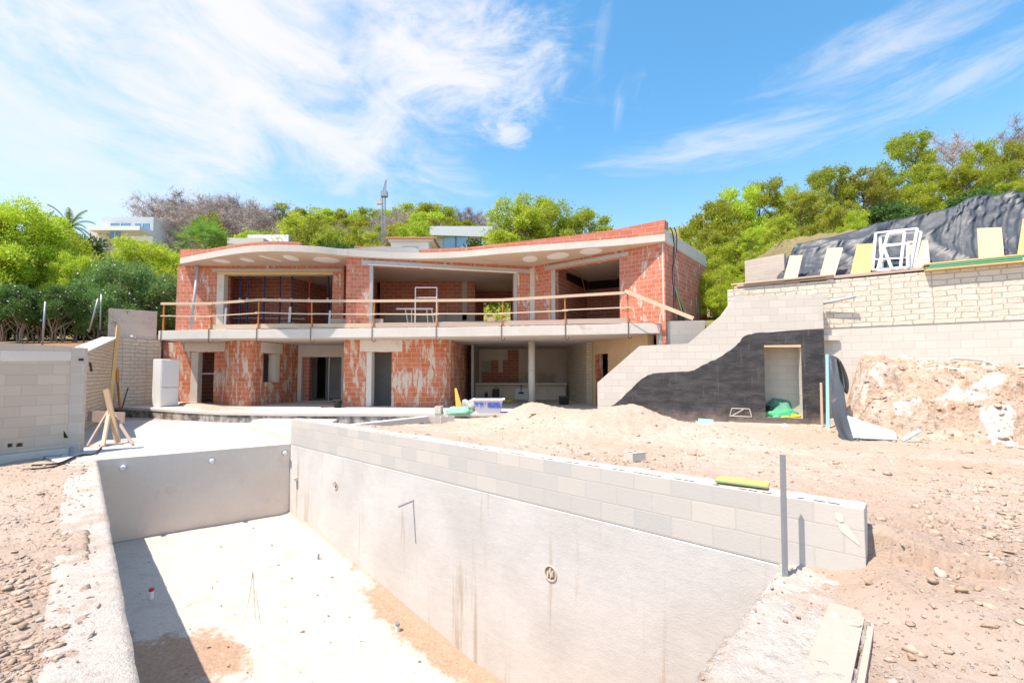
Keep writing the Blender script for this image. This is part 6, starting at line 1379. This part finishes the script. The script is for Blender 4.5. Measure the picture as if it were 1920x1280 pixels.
# fence posts in front of the hedge
for (x0, y0, x1, y1, d, lab) in ((80, 634, 85, 566, 15.4, 'upright thin grey fence post nearest the left edge'), (167, 608, 184, 560, 17.2, 'leaning thin grey fence post in front of the oleander'), (188, 604, 190, 552, 17.8, 'upright grey fence post right of the leaning one')):
    a, b = at_d(x0, y0, d), at_d(x1, y1, d); o = MB(a).tube([a - Vector((0, 0, .3)), b], .028, 8).build('fence_post', M_galv, smooth=True); tag(o, lab, 'fence post')
# scrub over the hillside: stuff
def scrub():
    r = np.random.default_rng(9); n = 2600; px = r.uniform(-100, 2060, n); d = 26 + 66 * r.random(n) ** 1.3; X = (px - CX) / F * d; Z = HH(X, d); ok = Z > 1.5
    X, d, Z = X[ok], d[ok], Z[ok]; rad = r.uniform(.35, 1.0, len(X)); V, Fc = tufts(np.stack([X, d, Z + rad * .3], 1), rad, 34, .42, 10, flat=.75, aspect=.4)
    o = npmesh('undergrowth', V, Fc, M_leaf_o); tag(o, 'low scrub covering the slopes behind the house', 'undergrowth', None, 'stuff')
    n = 520; X = r.uniform(6.3, 24, n); Y = r.uniform(15.5, 30, n); ok = (sdist(X, Y, W4[0], W4[1]) < -.9) & (sdist(X, Y, RW0, RW1) > 2.6); X, Y = X[ok], Y[ok]; rad = r.uniform(.2, .5, len(X)); Z = HH(X, Y)
    V, Fc = tufts(np.stack([X, Y, Z + rad * .3], 1), rad, 90, .15, 19, flat=.8, aspect=.25); o = npmesh('dry_scrub', V, Fc, M_leaf_o); tag(o, 'dry low scrub on the bank beside the house', 'undergrowth', None, 'stuff')
scrub()

# ================================================================== FAR BUILDINGS
def far_box(mb, x0, x1, yt, yb, d, dep, skew=0.):
    a = at_d(x0, yt, d); b = at_d(x1, yt, d + skew); z1, z0 = a.z, at_d(x0, yb, d).z; mb.hexa([(a.x, a.y, z0), (b.x, b.y, z0), (b.x + .0, b.y + dep, z0), (a.x, a.y + dep, z0)], [(a.x, a.y, z1), (b.x, b.y, b.z), (b.x, b.y + dep, b.z), (a.x, a.y + dep, z1)]); return mb
vl = thing('villa', 'modern white villa with blue windows on the slope at far left', 'house', at_d(240, 445, 76)); VL = Vector(vl.location)
far_box(MB(VL), 191, 288, 407, 500, 70, 8, 2).build('wall', M_white2, vl); far_box(MB(VL), 288, 318, 415, 500, 72, 8, 3).build('side_wing', M_white2, vl)
far_box(MB(VL), 166, 262, 423.5, 431.5, 67.5, 3).build('terrace_roof', M_white2, vl); far_box(MB(VL), 166, 200, 432, 500, 69, 3).build('lower_wall', M_plaster, vl)
for x0, x1, y0, y1 in ((207, 244, 418.5, 428), (253, 280, 419, 430.5), (206, 225, 434.5, 446)):
    w = far_box(MB(VL), x0, x1, y0, y1, 67.9 if y0 > 432 else 69.8, .1).build('window', M_glass, vl); far_box(MB(VL), (x0 + x1) / 2 - .4, (x0 + x1) / 2 + .4, y0, y1, 67.8 if y0 > 432 else 69.7, .1).build('mullion', M_white2, w)
wh = thing('white_house', 'flat roofed white house with a big blue window behind the roof', 'house', at_d(865, 470, 42)); WL = Vector(wh.location)
far_box(MB(WL), 812, 921, 441, 490, 42, 6, .6).build('wall', M_plaster, wh); far_box(MB(WL), 806, 923, 424, 440.5, 41.4, 7, .6).build('roof_slab', M_white2, wh)
w = far_box(MB(WL), 833, 877, 443, 470, 41.9, .1).build('window', M_glass2, wh); far_box(MB(WL), 854, 855.2, 443, 470, 41.8, .1).build('mullion', M_iron, w); far_box(MB(WL), 896, 908, 449, 470, 42.0, .1).build('window', M_glass2, wh)
ch = thing('roof_block', 'low white rendered block with red tiled coping just behind the roof', 'building', at_d(770, 470, 28)); CL = Vector(ch.location)
far_box(MB(CL), 733, 804, 449.5, 480, 28, 2.2).build('wall', M_white2, ch, bevel=.01); far_box(MB(CL), 724, 815, 444, 448, 27.6, 3).build('coping', M_orangetile, ch, bevel=.02); far_box(MB(CL), 727, 812, 448.2, 451, 27.7, 2.8).build('cornice', M_white2, ch)
far_box(MB(CL), 754, 783, 462, 466, 27.9, .1).build('vent_slot', M_conc_grey, ch); far_box(MB(CL), 664, 732, 461.5, 464.5, 27.9, 1).build('tile_edge', M_orangetile, ch)
far_box(MB(CL), 668, 728, 464.6, 480, 28, 1).build('low_wall', M_white2, ch)
o = far_box(MB(at_d(460, 470, 36)), 426, 494, 446, 480, 36, 5).build('neighbour_house', M_plaster); tag(o, 'low beige house end behind the curved brick parapet', 'house')
o = far_box(MB(at_d(500, 470, 42)), 464, 541, 440, 480, 42, 4).build('neighbour_house', M_white2); tag(o, 'thin white flat roofed building behind the beige one', 'house')
# crane
cr_ = thing('tower_crane', 'slim grey tower crane mast standing behind the roof', 'crane', at_d(718, 470, 58)); KL = Vector(cr_.location)
def lattice(name, x0, y0, x1, y1, w0, w1, n, d=58, t=.05):
    a, b = at_d(x0, y0, d), at_d(x1, y1, d); mb = MB(KL); P_ = []
    for i in range(n + 1):
        c = a.lerp(b, i / n); w = w0 + (w1 - w0) * i / n; P_.append([c + Vector((sx * w, sy * w, 0)) for sx, sy in ((-1, -1), (1, -1), (1, 1), (-1, 1))])
    for i in range(n):
        for k in range(4): mb.beam(P_[i][k], P_[i + 1][k], t * 1.6, t * 1.6, up=(0, 1, 0)); mb.beam(P_[i][k], P_[i + 1][(k + 1) % 4], t, t, up=(0, 1, 0))
    return mb.build(name, M_galv, cr_)
lattice('mast', 719.5, 520, 719.5, 368, .26, .18, 26, t=.035); lattice('jib', 720, 362, 724, 337, .18, .05, 6, t=.03); MB(KL).box(at_d(720.5, 364, 58), (.8, .6, .7)).build('slewing_unit', M_galv, cr_)
a, b = at_d(712, 377, 58), at_d(718, 360, 58); MB(KL).beam(a, b, .06, .06, up=(0, 1, 0)).build('counter_jib', M_galv, cr_); MB(KL).box(a + Vector((0, 0, -.2)), (.7, .4, .45)).build('counterweight', M_pinkconc, cr_)

# ================================================================== STONES
ico = [(0, 0, 1), (.894, 0, .447), (.276, .851, .447), (-.724, .526, .447), (-.724, -.526, .447), (.276, -.851, .447), (.724, .526, -.447), (-.276, .851, -.447), (-.894, 0, -.447), (-.276, -.851, -.447), (.724, -.526, -.447), (0, 0, -1)]
icf = [(0, 1, 2), (0, 2, 3), (0, 3, 4), (0, 4, 5), (0, 5, 1), (1, 6, 2), (2, 7, 3), (3, 8, 4), (4, 9, 5), (5, 10, 1), (2, 6, 7), (3, 7, 8), (4, 8, 9), (5, 9, 10), (1, 10, 6), (6, 11, 7), (7, 11, 8), (8, 11, 9), (9, 11, 10), (10, 11, 6)]
ICO, ICF = np.array(ico), np.array(icf)
def rocks(name, X, Y, Zg, S, seed, mat, label):
    r = np.random.default_rng(seed); n = len(X); V = ICO[None] * (1 + .42 * r.normal(size=(n, 12)).clip(-1.3, 1.3))[..., None]; V = V * (S[:, None] * r.uniform(.38, 1.35, (n, 3)) * np.array([1.1, 1.1, .62]))[:, None, :]
    a = r.uniform(0, 6.28, n); c, s = np.cos(a)[:, None], np.sin(a)[:, None]; x = V[..., 0] * c - V[..., 1] * s; y = V[..., 0] * s + V[..., 1] * c; V = np.stack([x + X[:, None], y + Y[:, None], V[..., 2] + (Zg + S * .12)[:, None]], -1)
    Fc = (ICF[None] + (np.arange(n) * 12)[:, None, None]).reshape(-1, 3); o = npmesh(name, V.reshape(-1, 3), Fc, mat); return tag(o, label, 'rubble', None, 'stuff')
def scatter(n, seed, px_rng, d_rng, smin, smax, pw, cond):
    r = np.random.default_rng(seed); px = r.uniform(*px_rng, n); d = 1 / (1 / d_rng[1] + (1 / d_rng[0] - 1 / d_rng[1]) * r.random(n) ** pw); X = (px - CX) / F * d; Y = d
    cl = fbm(X, Y, 1.4, 3, .6, 11) + .5 * fbm(X, Y, 6, 2, .6, 2); ok = cond(X, Y) & (r.random(n) < .15 + .85 * smooth(cl * 1.2 + .4)); X, Y = X[ok], Y[ok]
    S = smin * (.5 + .25 * Y) + (smax - smin) * r.random(len(X)) ** 7; return X, Y, H(X, Y), S
outside = lambda X, Y: ~in_poly(X, Y, [lo[0], lo[1], off_line(PA, PB, .3)[1], off_line(PB, PC, .3)[1], off_line(PC, PD, .62)[0], off_line(PC, PD, .62)[1]], .0)
okR = lambda X, Y: (sdist(X, Y, PB, WE) > .28) | ((sdist(X, Y, no[0], no[1]) > .08) & (X > 1))
okL = lambda X, Y: (sdist(X, Y, lo[0], lo[1]) > -.10) & (Y < 8.3) & (X < -1)
X, Y, Z, S = scatter(30000, 51, (650, 2150), (1.5, 12.3), .007, .046, .8, okR)
rocks('rubble', X, Y, Z, S, 61, M_rock, 'broken stones and pebbles strewn over the dirt right of the pool')
X, Y, Z, S = scatter(15000, 52, (-120, 330), (1.5, 8.4), .006, .034, .8, okL)
rocks('rubble', X, Y, Z, S, 62, M_rock, 'broken stones and pebbles strewn over the dirt left of the pool')
# crumbs along the foot of the cut bank and mounds
r_ = np.random.default_rng(70); n = 2600; X = r_.uniform(7.5, 15, n); Y = r_.uniform(7, 13, n); dw = -sdist(X, Y, RW0, RW1); ok = (dw > .1) & (dw < 3.3); X, Y = X[ok], Y[ok]
rocks('rubble', X, Y, H(X, Y), .012 + .055 * r_.random(len(X)) ** 5, 63, M_rock, 'lumps and stones sticking out of the cut earth bank')
# crumbs on the pool floor and coping
r_ = np.random.default_rng(71); n = 600; U, Q = r_.random(n) ** .8, r_.random(n) ** .7; Pp = np.array([PA, PB, PC, PD]); XY = (Pp[0] * (1 - U)[:, None] + Pp[1] * U[:, None]) * (1 - Q)[:, None] + (Pp[3] * (1 - U)[:, None] + Pp[2] * U[:, None]) * Q[:, None]
rocks('rubble', XY[:, 0], XY[:, 1], np.interp(Q, [0, .12, .62, 1], [-1.57, -1.65, -2.40, -2.48]), .004 + .018 * r_.random(n) ** 5, 64, M_rock, 'small crumbs scattered on the pool floor')
n = 500; t = r_.random(n); u = r_.random(n); XY = np.array([np.array(lerp2(lerp2(PD, PA, a_), lerp2(lo[0], lo[1], a_), b_)) for a_, b_ in zip(t, .25 + .75 * u)]); XY2 = np.array([np.array(lerp2(lerp2(PC, PD, a_), lerp2(no[0], no[1], a_), b_)) for a_, b_ in zip(r_.random(400), r_.random(400))])
XY = np.concatenate([XY, XY2]); rocks('rubble', XY[:, 0], XY[:, 1], np.full(len(XY), .012), .003 + .014 * r_.random(len(XY)) ** 4, 65, M_rock, 'crumbs of earth on the pool copings')
# a few large stones one can point at
def stone(px, py, s, label, seed, z=None, mat=M_rock, sq=(1, .8, .6)):
    p = at_z(px, py, .1)
    for _ in range(6): g = float(H(np.array([p.x]), np.array([p.y]))[0]) if z is None else z; p = at_z(px, py, g)
    r = np.random.default_rng(seed); V = []; n, m = 14, 8
    for i in range(m + 1):
        for j in range(n): th, ph = math.pi * i / m, 2 * math.pi * j / n; V.append((math.sin(th) * math.cos(ph), math.sin(th) * math.sin(ph), math.cos(th)))
    V = np.array(V)
    for _ in range(22):
        dd = r.normal(size=3); dd /= np.linalg.norm(dd); h = r.uniform(.42, .72); k = V @ dd; V = V - np.outer(np.maximum(k - h, 0), dd)
    V = V * (1 + .16 * fbm(V[:, 0] * 2 + seed, V[:, 1] * 2 + V[:, 2] * 1.7, 1.5, 3, .6, seed % 8))[:, None]; V = V * s * .8 * np.array(sq); Fc = np.array([(i * n + j, (i + 1) * n + j, (i + 1) * n + (j + 1) % n, i * n + (j + 1) % n) for i in range(m) for j in range(n)])
    o = npmesh('stone', V, Fc, mat); o.location = (p.x, p.y, p.z + s * sq[2] * .45); o.rotation_euler = (r.uniform(-.2, .2), r.uniform(-.2, .2), r.uniform(0, 6)); return tag(o, label, 'stone')
M_rock2 = simple('pale_stone', (.48, .40, .33), .95, var=.15, bump=.5); M_rock3 = simple('tan_stone', (.38, .265, .185), .95, var=.15, bump=.5)
for k, a_ in enumerate(((1564, 1162, .085, 'pale stone at the outer corner of the near coping plank', M_rock2), (1600, 1180, .10, 'flat whitish stone right of the near coping plank', M_rock2), (1628, 1095, .06, 'brown stone below the broken end of the block wall', M_rock3), (1765, 1080, .09, 'pale flat stone in the middle of the right foreground dirt', M_rock2),
    (1748, 1092, .07, 'brown stone beside the pale flat one in the right foreground', M_rock3), (1800, 1110, .065, 'rounded tan stone in the right foreground dirt', M_rock3), (1835, 1105, .06, 'tan stone towards the right edge of the foreground', M_rock3), (1710, 1235, .05, 'narrow brown stone near the bottom edge at right', M_rock3), (926, 782, .17, 'rounded tan boulder at the left foot of the dirt mound', M_rock3),
    (75, 1165, .05, 'grey stone among the rubble at the bottom left', M_rock2), (42, 1178, .055, 'ochre flat stone in the rubble at the bottom left', M_rock3), (55, 1215, .045, 'whitish stone near the bottom left corner', M_rock2), (1180, 762, .17, 'pointed tan rock on top of the right dirt mound', M_rock3))):
    stone(a_[0], a_[1], a_[2], a_[3], 80 + k, mat=a_[4], sq=(1, .8, .62) if k != 12 else (1.1, .8, .8))
